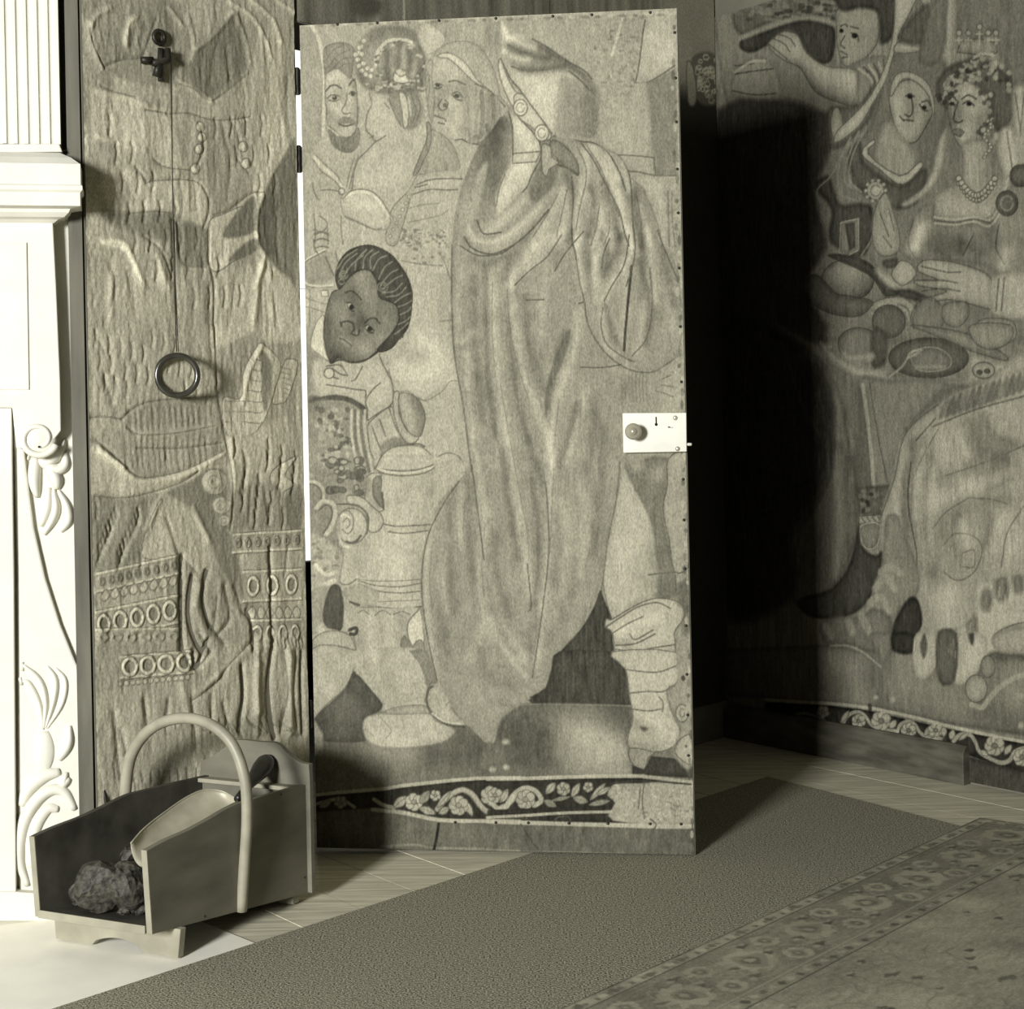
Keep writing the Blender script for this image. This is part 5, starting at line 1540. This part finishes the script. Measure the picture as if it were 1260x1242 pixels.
def art_right(c):
    c.noise(7, 0.004, 0.08, 1); c.noise(6, 0.06, 0.1, 2); c.noise(4, 0.012, 0.3, 3)
    c.rnd, c.rndw, c.inka = 22, 5.0, 0.75
    # broad grounds
    c.use('R1')
    c.F(118, '100 -60 560 -60 560 120 540 430 180 430 140 300', 0, 3)
    c.F(104, '980 -40 1300 -40 1300 380 1190 300 1130 120 1000 180', 0, 4)
    c.F(112, '400 420 1300 420 1300 1242 400 1242', 0, 6)
    c.F(60, '130 400 540 420 530 560 480 700 520 900 440 1040 520 1242 130 1242', 3, 6)  # cast shadow of the door painted into the ground
    # plumed hat and the arm raising it
    c.F(92, '180 60 230 -30 560 -30 560 60 420 60 300 90 215 130', 4, 3)
    rg = random.Random(2)
    for k in range(120):
        x = rg.uniform(185, 560); y = rg.uniform(-30, 75)
        c.F(rg.choice((66, 74, 132, 124, 140)), blob(x, y, rg.uniform(7, 20), rg.uniform(5, 11), 7), a=0.7)
    c.F(60, '205 160 230 130 300 110 420 70 520 80 555 120 540 220 480 230 420 190 330 160 260 190 220 185', 4, 2)
    c.F(142, '200 135 280 100 380 66 480 56 560 80 560 96 460 74 380 86 290 118 215 146', 4, 2)
    c.F(146, '310 160 340 130 380 110 420 130 450 190 520 240 640 262 640 380 560 370 480 330 430 250 370 220 330 190', 4, 2, edge=76)
    am = c.mask.copy(); soft(c, -34, '420 260 500 350 640 385', 14, am); soft(c, 16, '420 160 520 260 640 290', 14, am)
    many(c, 66, '312 160 350 190 380 215|330 140 370 160 390 190|350 125 390 140 410 170|372 112 420 122', 0.9)
    c.F(126, '180 290 200 240 260 208 320 220 350 280 360 360 180 350', 4, 3); many(c, 62, '190 270 250 260 330 250|180 330 260 345 340 340|190 240 260 230', 1.2); c.L(160, '190 262 250 225 300 222', 2.0)
    # youth's face beside the hat
    c.F(138, '560 40 600 20 700 20 720 80 700 170 640 230 590 240 565 180 560 100', 4, 2, edge=72)
    c.F(64, '560 -30 760 -30 770 120 720 160 715 90 700 40 640 30 580 40', 4, 3)
    many(c, 56, '575 96 590 88 600 96|610 96 640 104|612 120 636 128 640 150|590 130 575 160 590 176|575 186 600 200|580 210 600 208', 1.1); c.F(50, blob(625, 130, 11, 10)); c.F(50, blob(578, 112, 8, 8))
    c.F(120, '600 240 700 200 750 220 700 330 640 430 630 260', 4, 2)
    for k in range(6): c.L(158 if k % 2 == 0 else 74, f'{640 + k * 18} {250 - k * 6} {690 + k * 9} {300 - k * 4} {670 + k * 9} 400', 1.6)
    c.F(92, '540 390 640 380 700 300 690 420 600 520 540 540 525 450', 4, 3); c.F(150, blob(560, 450, 22, 60, 12), soft=2, edge=70)
    # hooded woman with pale mantle edge
    c.F(104, '740 240 800 180 900 160 960 230 960 420 930 600 880 700 780 740 640 700 600 560 680 460', 4, 3)
    c.F(162, '780 -40 860 -40 830 40 790 120 770 190 740 290 690 380 640 460 560 520 560 480 640 400 700 320 750 200 770 80', 4, 2, edge=80)
    c.F(150, '850 -40 900 -10 910 60 880 160 850 190 770 190 790 150 860 150 890 70', 4, 2, edge=76)
    c.F(84, '800 100 890 10 908 60 880 160 790 150', 4, 4)
    c.F(146, '960 -30 990 -30 990 180 975 260 950 220 930 180', 4, 3); c.F(104, '900 30 960 -30 950 190 900 240 860 200', 4, 3)
    c.F(146, '756 400 752 340 790 300 850 290 900 340 912 400 880 470 850 515 810 518 780 480', 4, 2, edge=66)
    fm = c.mask.copy(); soft(c, -20, '895 380 880 470 850 505|830 380 830 430', 9, fm); soft(c, 14, '790 380 800 440', 10, fm)
    c.F(160, '780 270 830 262 890 300 915 370 912 420 895 350 850 300 800 290 760 350 755 320', 4, 2, edge=76)
    many(c, 52, '812 350 826 342 842 352|870 372 890 366 902 384|832 350 838 400 826 424 808 416|806 436 840 440|790 424 806 440|862 380 876 400 892 404', 1.2); c.F(48, blob(826, 352, 9, 8)); c.F(48, blob(878, 392, 9, 8))
    c.F(138, '720 470 760 440 790 490 830 530 850 600 800 660 700 600', 4, 2)
    c.F(170, '650 560 690 510 700 520 675 560 790 640 860 590 872 608 800 675 720 620', 3, 1.5, edge=70)
    c.F(84, '600 560 650 520 660 590 790 675 870 615 890 640 850 740 760 760 690 690 640 690', 3, 3)
    c.F(158, '930 520 960 470 950 560 930 640 890 700 820 750 800 740 870 690 910 620', 4, 2)
    many(c, 128, '640 480 600 580 590 660 640 690|610 500 570 600 570 700 630 730|660 480 620 560 605 650 650 700', 1.6)
    c.F(158, blob(702, 694, 32, 34, 12), edge=62); c.L(96, blob(702, 694, 18, 20, 10), 1.0)
    for k in range(10):
        a = k * 0.628; c.F(164, blob(702 + 36 * math.cos(a), 694 + 38 * math.sin(a), 6, 6, 7))
    c.F(70, '480 680 530 640 570 740 640 740 690 760 690 870 640 940 560 900 530 860 540 760', 4, 3)
    c.F(124, '575 810 640 796 640 910 600 930 570 920', 0, 1.5, edge=158); c.F(78, '590 815 626 808 628 900 606 915', 0, 1.5)
    many(c, 130, '580 560 540 640 490 690 500 740|700 760 690 860 650 930', 1.4)
    c.F(144, '700 760 740 700 770 780 790 860 780 920 720 930 690 870', 4, 3, edge=76); many(c, 76, '720 780 750 860|750 760 770 840|730 860 760 900', 1.0)
    # crowned woman
    c.F(140, '965 400 970 340 1010 300 1060 300 1110 350 1110 450 1080 520 1030 545 1000 520 975 460', 4, 2, edge=72)
    q = c.mask.copy(); soft(c, 16, '1030 340 1060 400|1010 490 1040 480', 10, q); soft(c, -18, '980 400 990 470|1090 420 1070 510|1010 380 1000 430', 8, q)
    many(c, 50, '968 362 984 352 996 366|1016 360 1040 346 1068 360|968 380 980 374 992 384|1020 378 1040 368 1060 384|1002 370 986 430 1000 446 1018 440|986 474 1004 470 1024 482|990 486 1008 496 1020 486', 1.2)
    c.F(48, blob(980, 378, 8, 7)); c.F(48, blob(1042, 378, 10, 8)); c.F(120, '986 474 1004 468 1024 480 1008 494', 4, 1)
    c.F(84, '920 330 940 270 990 230 1080 210 1160 250 1205 320 1200 420 1170 470 1130 470 1120 400 1080 320 1010 300 970 350 960 400', 4, 3)
    rg = random.Random(7)
    for k in range(90):
        t = rg.random(); x = 930 + 260 * t; y = 330 - 110 * math.sin(t * 2.6) + rg.uniform(-10, 70)
        c.F(rg.choice((160, 150, 70, 62, 140)), blob(x, y, rg.uniform(6, 13), rg.uniform(6, 12), 7), a=0.85)
    for k in range(26):
        x = 1085 + rg.uniform(-8, 60); y = rg.uniform(330, 520); c.F(rg.choice((166, 150, 78)), blob(x, y, 9, 10, 7), a=0.85)
    c.F(134, '1000 190 1010 150 1080 140 1140 155 1145 190 1120 205 1050 196', 0, 1.5, edge=66)
    for k, x in enumerate((1005, 1040, 1080, 1112, 1140)):
        yy = 120 - (k == 2) * 22; c.L(150, f'{x} 160 {x} {yy}', 1.6, 0); c.F(150, blob(x, yy, 10, 12, 8), edge=70); c.L(150, f'{x - 12} {yy + 26} {x + 12} {yy + 26}', 1.2, 0)
    c.L(164, '1060 210 1090 196 1130 200', 2.0)
    c.F(140, '1020 520 1100 510 1130 560 1140 640 1200 640 1180 740 1120 800 960 800 915 780 920 710 1000 660 1015 600', 4, 3)
    soft(c, 14, '1040 560 1060 640|980 740 1080 760', 14, c.mask); soft(c, -16, '1120 540 1110 640|1010 560 1010 640', 8, c.mask)
    for k in range(13):
        t = k / 12; x = 1005 + 130 * t; y = 650 + 62 * math.sin(t * 3.14); c.F(172, blob(x, y, 11, 11, 8), edge=74)
        c.F(166, blob(x, y + 18, 8, 8, 7), edge=74)
    for k in range(12):
        c.F(168, blob(1110 + 12 * math.sin(k), 440 + k * 12, 6, 7, 7), edge=80, ew=0.5)
    c.F(164, '1160 470 1210 480 1240 600 1180 640 1150 560', 4, 3); c.F(150, '1200 330 1260 340 1260 560 1215 580', 4, 4); many(c, 84, '1180 480 1200 620|1210 340 1230 480 1240 600', 1.0)
    c.F(124, '810 860 860 760 915 740 920 800 990 810 1110 800 1180 690 1260 660 1260 1000 1180 1000 1060 960 870 950 800 930', 4, 3)
    rb = c.mask.copy()
    many(c, 166, '915 790 990 800 1060 790 1120 800 1160 730 1185 650|918 812 990 818 1060 806 1120 822 1175 740', 1.4); many(c, 76, '916 802 990 810 1060 798 1120 812|1150 820 1140 900 1170 960|1060 850 1020 930|840 800 820 880 840 930', 1.0)
    soft(c, 30, '850 900 880 820|1180 920 1160 980|860 840 840 900', 9, rb); soft(c, -24, '930 860 1000 900|1120 850 1130 880|1010 880 1080 920|900 900 960 930', 12, rb)
    c.F(92, blob(1180, 740, 40, 46, 12), edge=60); c.L(128, blob(1180, 740, 22, 26, 10), 1.2); c.F(92, blob(1225, 640, 34, 40, 12), edge=60)
    # hands, fruit and table
    c.F(150, '860 960 900 945 1010 960 1120 1010 1130 1120 1060 1110 960 1090 880 1110 870 1090 960 1060 860 1040 850 1020 930 1020 860 990', 4, 2, edge=70)
    many(c, 72, '870 970 960 990 1010 990|855 1020 940 1020 1000 1030|870 1060 940 1050 1010 1060', 1.0); 
    c.F(160, '1130 1010 1260 1000 1260 1150 1150 1150 1120 1120', 4, 2); many(c, 84, '1150 1015 1140 1130|1170 1012 1160 1130', 1.2)
    c.F(118, blob(600, 1020, 95, 75, 16), soft=2, edge=58); soft(c, -26, '520 1060 600 1100 690 1060', 18, c.mask); soft(c, 18, '570 990 620 980', 16, c.mask)
    c.F(92, '440 1040 480 1000 530 1040 560 1070 620 1080 690 1100 640 1150 540 1140 470 1100', 4, 3, edge=52)
    c.F(76, '530 930 600 930 680 960 740 1030 780 1070 740 1080 690 1010 620 970', 4, 2, edge=48)
    c.F(158, '700 980 770 1010 850 1040 780 1050 740 1040', 4, 3); c.F(162, '790 950 830 960 850 1000 800 1040 760 1000', 4, 2, edge=78); c.F(84, '730 950 780 940 775 970 740 975', 4, 2)
    c.F(76, '770 1060 830 1055 895 1085 880 1100 800 1085', 4, 2)
    c.F(150, '690 1110 720 1090 790 1080 840 1110 850 1160 830 1160 815 1120 780 1110 720 1120', 4, 2, edge=78)
    many(c, 150, '690 1120 760 1110 810 1130 825 1165|690 1140 700 1150', 2.0)
    c.F(116, '850 1110 900 1080 950 1130 940 1190 880 1200 830 1170', 4, 3, edge=70); c.F(128, '950 1110 1030 1100 1040 1150 1000 1190 950 1170', 4, 3, edge=74)
    c.F(98, blob(750, 1170, 60, 60, 12), soft=2, edge=56); c.F(140, '1060 1190 1100 1160 1200 1170 1200 1242 1060 1242', 4, 3, edge=76)
    c.use('R2')
    c.F(110, '340 0 520 80 600 140 740 180 1030 215 950 260 820 380 780 520 740 640 640 640 620 420 560 280 480 120', 4, 5)
    c.F(150, '500 60 560 110 640 150 740 160 760 190 1000 205 1040 180 1050 110 1150 130 1190 150 1100 200 1000 215 760 205 640 190 540 130', 4, 3)
    c.F(112, blob(640, 70, 75, 60, 14), soft=2, edge=54); c.F(86, '690 20 740 30 740 130 690 150', 4, 3); c.F(150, '575 90 620 110 690 100 690 130 600 130', 4, 2)
    c.F(90, blob(895, 120, 145, 72, 22), soft=1.5, edge=52); c.F(112, '830 110 870 85 930 85 975 120 960 160 860 165', 4, 2, edge=146); c.F(146, '840 145 960 145 960 160 845 162', 0, 1.5)
    many(c, 150, '750 190 800 150 830 100 870 90|820 120 860 100', 1.6)
    c.F(150, blob(1095, 165, 40, 30, 12), edge=66); c.F(88, blob(1080, 172, 12, 10)); c.F(88, blob(1108, 168, 12, 10))
    c.F(126, '830 0 1030 30 1160 100 1175 130 1040 90 900 30', 4, 3, edge=68)
    c.F(136, '1050 0 1190 0 1190 60 1120 90 1060 60', 4, 3, edge=74)
    # table cloth corner with pale fold, tassel
    c.F(120, '640 190 760 200 960 210 820 380 780 560 740 600 690 600 660 300', 4, 3)
    c.L(168, '655 220 672 340 688 480 695 590', 3.0); c.L(80, '680 210 710 400 745 570', 1.2); soft(c, -20, '640 240 650 400 650 580', 14, None)
    c.F(92, '640 590 760 580 740 690 636 690', 0, 2); rg = random.Random(4)
    for k in range(26): c.F(rg.choice((60, 124)), blob(rg.uniform(645, 745), rg.uniform(600, 680), 8, 8, 7), a=0.7)
    c.F(150, '640 695 740 690 735 720 640 725', 0, 1, edge=62); many(c, 70, '650 700 665 720|670 700 685 720|690 700 705 718|710 698 725 716', 1.0)
    c.F(120, '650 730 715 725 712 790 690 815 665 810 650 780', 4, 2, edge=160); 
    for k in range(8):
        a = math.pi * (0.05 + 0.9 * k / 7); c.F(140, blob(682 + 42 * math.cos(a), 790 + 40 * math.sin(a), 7, 9, 7))
    # dark robe beside the painted shadow of the door
    c.F(96, '480 120 560 220 610 420 640 700 600 880 520 980 400 1010 420 760 500 620 540 460', 4, 4)
    soft(c, 30, '540 180 560 300 560 400|560 480 570 700 560 900', 10, c.mask)
    c.F(64, '420 1000 540 960 610 860 640 720 650 800 700 840 735 820 700 960 640 1040 560 1070 460 1060', 4, 2)
    c.F(56, '120 40 500 160 540 460 480 640 400 760 380 1000 120 1000', 4, 10)  # shade of the open door painted dark, with a soft edge
    many(c, 84, '150 60 140 500 130 900|240 80 210 500 240 950|360 60 440 300 500 400', 2.0, 0.5)
    # seated figure's wide pale skirt
    c.F(150, '920 300 1000 250 1100 210 1300 150 1300 1240 860 1240 840 980 730 840 720 700 760 560 790 430 840 360', 4, 2)
    sk_ = c.mask.copy()
    c.F(160, '905 360 950 260 1030 230 1160 180 1300 150 1300 240 1060 310 920 370', 4, 2, clip=sk_)
    for k in range(16):
        x = 930 + k * 24; y = 340 - k * 8; c.F(66 if k % 3 else 90, f'{x} {y} {x + 26} {y - 74} {x + 40} {y - 72} {x + 22} {y - 8}', 3, 2, a=0.55, clip=sk_)
    many(c, 84, '910 370 1060 310 1240 260|720 700 770 560 800 420 850 350 930 290|830 500 820 650 850 820 850 900|850 420 920 340', 1.1)
    soft(c, -26, '860 440 830 560 830 700 850 860|1060 360 1080 440 1160 470|950 560 1020 540 1180 500|930 720 1000 660 1080 630 1160 640|940 780 920 900', 14, sk_)
    soft(c, 22, '960 430 980 500|900 560 900 700 900 860|1040 580 1180 560|960 640 1050 600|1180 700 1200 800|960 980 960 1080', 18, sk_)
    many(c, 100, '930 380 890 450 840 560 830 720|1040 630 960 680 910 740|1050 630 1120 635 1180 650|950 800 990 760 1060 770 1090 820 1060 900 1000 930 950 900|1020 830 1060 820 1060 880 1020 880|1240 660 1180 760 1160 880|950 550 1100 500 1240 440', 1.0)
    rg = random.Random(19)
    for k in range(60):
        x = rg.uniform(900, 1240); y = rg.uniform(350, 560); c.L(112, [(x, y), (x + rg.uniform(-5, 5), y + rg.uniform(40, 90))], 0.6, 0, 0.4)
    rg = random.Random(41)
    for k in range(260):
        x = rg.uniform(800, 1260); y = rg.uniform(300, 960); l = rg.uniform(30, 90)
        c.L(rg.choice((108, 116, 178, 172)), [(x, y), (x + rg.uniform(-4, 4), y + l / 2), (x + rg.uniform(-8, 8), y + l)], 0.6, 3, 0.4, clip=sk_)
    soft(c, -22, '840 420 812 520 800 640 812 760|1100 330 1130 400 1240 440|1000 690 980 760 1000 840|1120 700 1100 800|900 480 880 600 884 760 900 900|1200 560 1120 590', 6, sk_)
    soft(c, 20, '820 470 790 580 780 700|870 460 850 560 846 700|1000 400 1040 480|1020 720 1040 800|1150 720 1130 820', 6, sk_)
    # sleeve and slashed hem
    c.F(128, '740 700 780 690 800 740 860 900 850 990 800 1030 760 1070 700 1040 690 960 720 880 730 800', 4, 2)
    for q in ('700 960 740 920 770 960', '680 1010 720 990 750 1040', '720 900 760 880 790 900', '660 1060 700 1030 720 1080'): c.L(164, q, 5, a=0.6)
    c.F(112, '500 1090 560 1060 640 1060 700 1030 760 1080 740 1200 700 1210 620 1170 520 1160', 4, 3)
    for q in ('600 1080 620 1120', '650 1060 680 1120', '520 1100 540 1130'): c.L(152, q, 6, a=0.7)
    c.F(58, '830 990 860 1010 870 1100 830 1190 760 1200 765 1100 790 1040', 4, 2)
    c.F(170, '870 1100 930 1110 1000 1100 1060 1050 1060 960 1110 930 1260 920 1260 1100 1180 1110 1140 1160 1160 1242 840 1242 840 1180', 4, 2)
    hm = c.mask.copy()
    for x, y, rx, ry in ((880, 1150, 12, 40), (940, 1160, 16, 60), (985, 1150, 14, 50), (1055, 1100, 18, 55), (1105, 1000, 20, 45), (1160, 960, 26, 50), (1220, 940, 20, 40)):
        c.F(92, blob(x, y, rx, ry, 12), soft=4, clip=hm, a=0.8); soft(c, 20, [f'{x} {y - ry} {x} {y + ry}'][0], 3, hm)
    rg = random.Random(20)
    for k in range(90):
        x = rg.uniform(850, 1250); y = rg.uniform(940, 1230); c.L(rg.choice((120, 188, 190)), [(x, y), (x - 4, y + rg.uniform(30, 70))], 0.7, 0, 0.5, clip=hm)
    c.F(158, '1130 1140 1180 1100 1260 1090 1260 1200 1160 1190', 4, 2, edge=84); c.F(96, '1120 1190 1240 1200 1240 1242 1110 1242', 4, 3)
    # ground below, then border
    c.use('R3')
    c.F(106, '80 60 520 40 720 60 840 60 1300 100 1300 380 960 330 700 272 540 256 80 220', 0, 2)
    g_ = c.mask.copy(); soft(c, 24, '560 100 620 160 640 230|800 100 780 200|1240 120 1180 240|900 200 1000 240', 26, g_); soft(c, -14, '700 160 720 240|1100 260 1200 320', 20, g_)
    c.F(124, '540 40 620 40 700 90 730 120 690 110 640 70', 4, 2); c.L(150, '540 44 600 44 660 70 720 120', 1.4)
    c.F(120, '680 0 760 0 760 60 730 110 700 60', 4, 2); c.F(54, '762 0 840 0 836 70 770 64', 3, 2)
    c.F(172, '850 0 925 0 920 120 880 165 850 150 838 80', 3, 1.5); c.F(92, '880 0 890 50 876 90 864 40', 4, 2)
    c.F(174, '1000 0 1090 0 1110 60 1080 130 1030 180 990 176 995 90', 3, 1.5); c.F(96, '925 0 998 0 990 170 930 170', 3, 2); c.F(80, '1040 0 1060 0 1056 40 1044 30', 3, 2)
    for k in range(26):
        x = 845 + (k * 37) % 230; c.L((190, 120)[k % 2], [(x, 10 + (k * 13) % 60), (x - 2, 60 + (k * 29) % 90)], 0.7, 0, 0.45)
    c.F(150, blob(1068, 200, 40, 50, 12), soft=1.5, edge=74); c.F(132, blob(1110, 120, 26, 40, 10), edge=76); c.F(150, '1120 20 1180 -20 1260 -20 1260 60 1160 70', 4, 2)
    c.L(158, '1050 258 1090 268 1120 230 1160 190 1210 160 1260 145', 3.2)
    for x, y, r in ((704, 232, 9), (764, 240, 11), (1232, 226, 12), (1232, 334, 12)): c.F(156, blob(x, y, r, r), soft=1.5)
    c.F(48, '300 250 540 262 680 280 860 322 960 345 1260 402 1260 520 1060 450 960 420 700 370 540 350 300 330', 0, 1)
    c.F(70, '540 350 700 372 960 425 1060 452 1260 505 1260 640 540 520', 0, 1.5)
    def leaf(x0, y0, x1, y1, w, g=164):
        mx, my = (x0 + x1) / 2, (y0 + y1) / 2; dx, dy = x1 - x0, y1 - y0; l = math.hypot(dx, dy)
        c.F(g, [(x0, y0), (mx - dy / l * w, my + dx / l * w), (x1, y1), (mx + dy / l * w, my - dx / l * w)], 4, 0.8, edge=84, ew=0.5)
    def flower(x, y, r, n=5, g=166):
        for k in range(n):
            a = 2 * math.pi * k / n + 0.4
            c.F(g, blob(x + r * 0.6 * math.cos(a), y + r * 0.6 * math.sin(a), r * 0.5, r * 0.5, 8), edge=84, ew=0.5)
        c.F(120, blob(x, y, r * 0.3), edge=70, ew=0.5)
    c.L(172, '580 335 600 300 630 285 660 295 690 335 740 350 780 355', 2.4); flower(640, 318, 24, 6); flower(722, 318, 34, 7); leaf(755, 345, 775, 315, 12); leaf(575, 325, 605, 280, 9)
    c.L(172, '782 358 790 335 815 320 845 330 862 358 890 376 940 384', 2.4); flower(822, 352, 26, 7); leaf(880, 372, 905, 338, 11); flower(920, 352, 26, 6); leaf(950, 375, 950, 338, 11); leaf(975, 385, 985, 350, 12); leaf(900, 385, 950, 380, 9)
    c.L(172, '985 392 1010 368 1045 368 1065 395 1080 430 1120 455 1160 470 1190 460 1210 430 1250 415', 2.6); flower(1135, 408, 34, 7); leaf(1172, 440, 1195, 405, 12); leaf(1005, 388, 1040, 360, 8); flower(1235, 450, 30, 7); leaf(1085, 425, 1110, 445, 9)
    c.L(140, '400 300 440 290 480 300 520 320', 2.0); flower(510, 285, 22, 5, 130)
    c.L(176, '300 240 540 254 680 270 760 286 860 308 960 334 1100 366 1260 398', 2.0)
    c.L(50, '680 262 682 274', 3, 0)
    c.noise(5, 0.006, 0.05, 60); c.noise(4, 0.006, 0.012, 61)
    # past the last figure the weaving goes on with the companion of what came before
    c.use('P')
    ci = int(c.pts([(1266, 600)])[0][0])
    n = c.nx - ci
    if n > 0: c.T[:, ci:] = c.T[:, ci - n:ci][:, ::-1]
# door cover
cd = Cloth(d0 + DN * 0.0012, DE, UPZ, DWID - 0.012, DH, 0.0021, 160)
art_door(cd)
cd.build('tapestry_cover', W_DOOR, door, k=0.86, relief_from_tone=0.5)
# left hanging
cl = Cloth(HINGE - U * 0.598 + NB * 0.006 + UPZ * 0.035, U, UPZ, 0.590, 2.3, 0.0025, 150)
art_left(cl)
o = cl.build('tapestry', W_LEFT, k=1.48, relief_from_tone=1.2)
tag(o, 'puckered old tapestry hanging between the chimney piece and the door', 'tapestry')
# hanging over and beyond the doorway
cr_w = (CORNER - HINGE).length
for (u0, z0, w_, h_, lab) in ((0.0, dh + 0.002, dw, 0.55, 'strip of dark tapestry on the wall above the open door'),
                              (dw + 0.002, 0.12, cr_w - dw - 0.012, 2.45, 'tapestry in the corner behind the open door, door shadow painted in')):
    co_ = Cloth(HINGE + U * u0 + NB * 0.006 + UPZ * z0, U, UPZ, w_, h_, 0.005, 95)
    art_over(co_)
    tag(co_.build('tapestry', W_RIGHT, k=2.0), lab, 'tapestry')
# right hanging
cw = Cloth(CORNER + V * 0.004 + NR * 0.006 + UPZ * 0.006, V, UPZ, 1.75, 2.32, 0.0030, 118)
art_right(cw)
o = cw.build('tapestry', W_RIGHT, k=1.02, relief_from_tone=0.6)
tag(o, 'large tapestry of crowned woman and table on the right wall', 'tapestry')
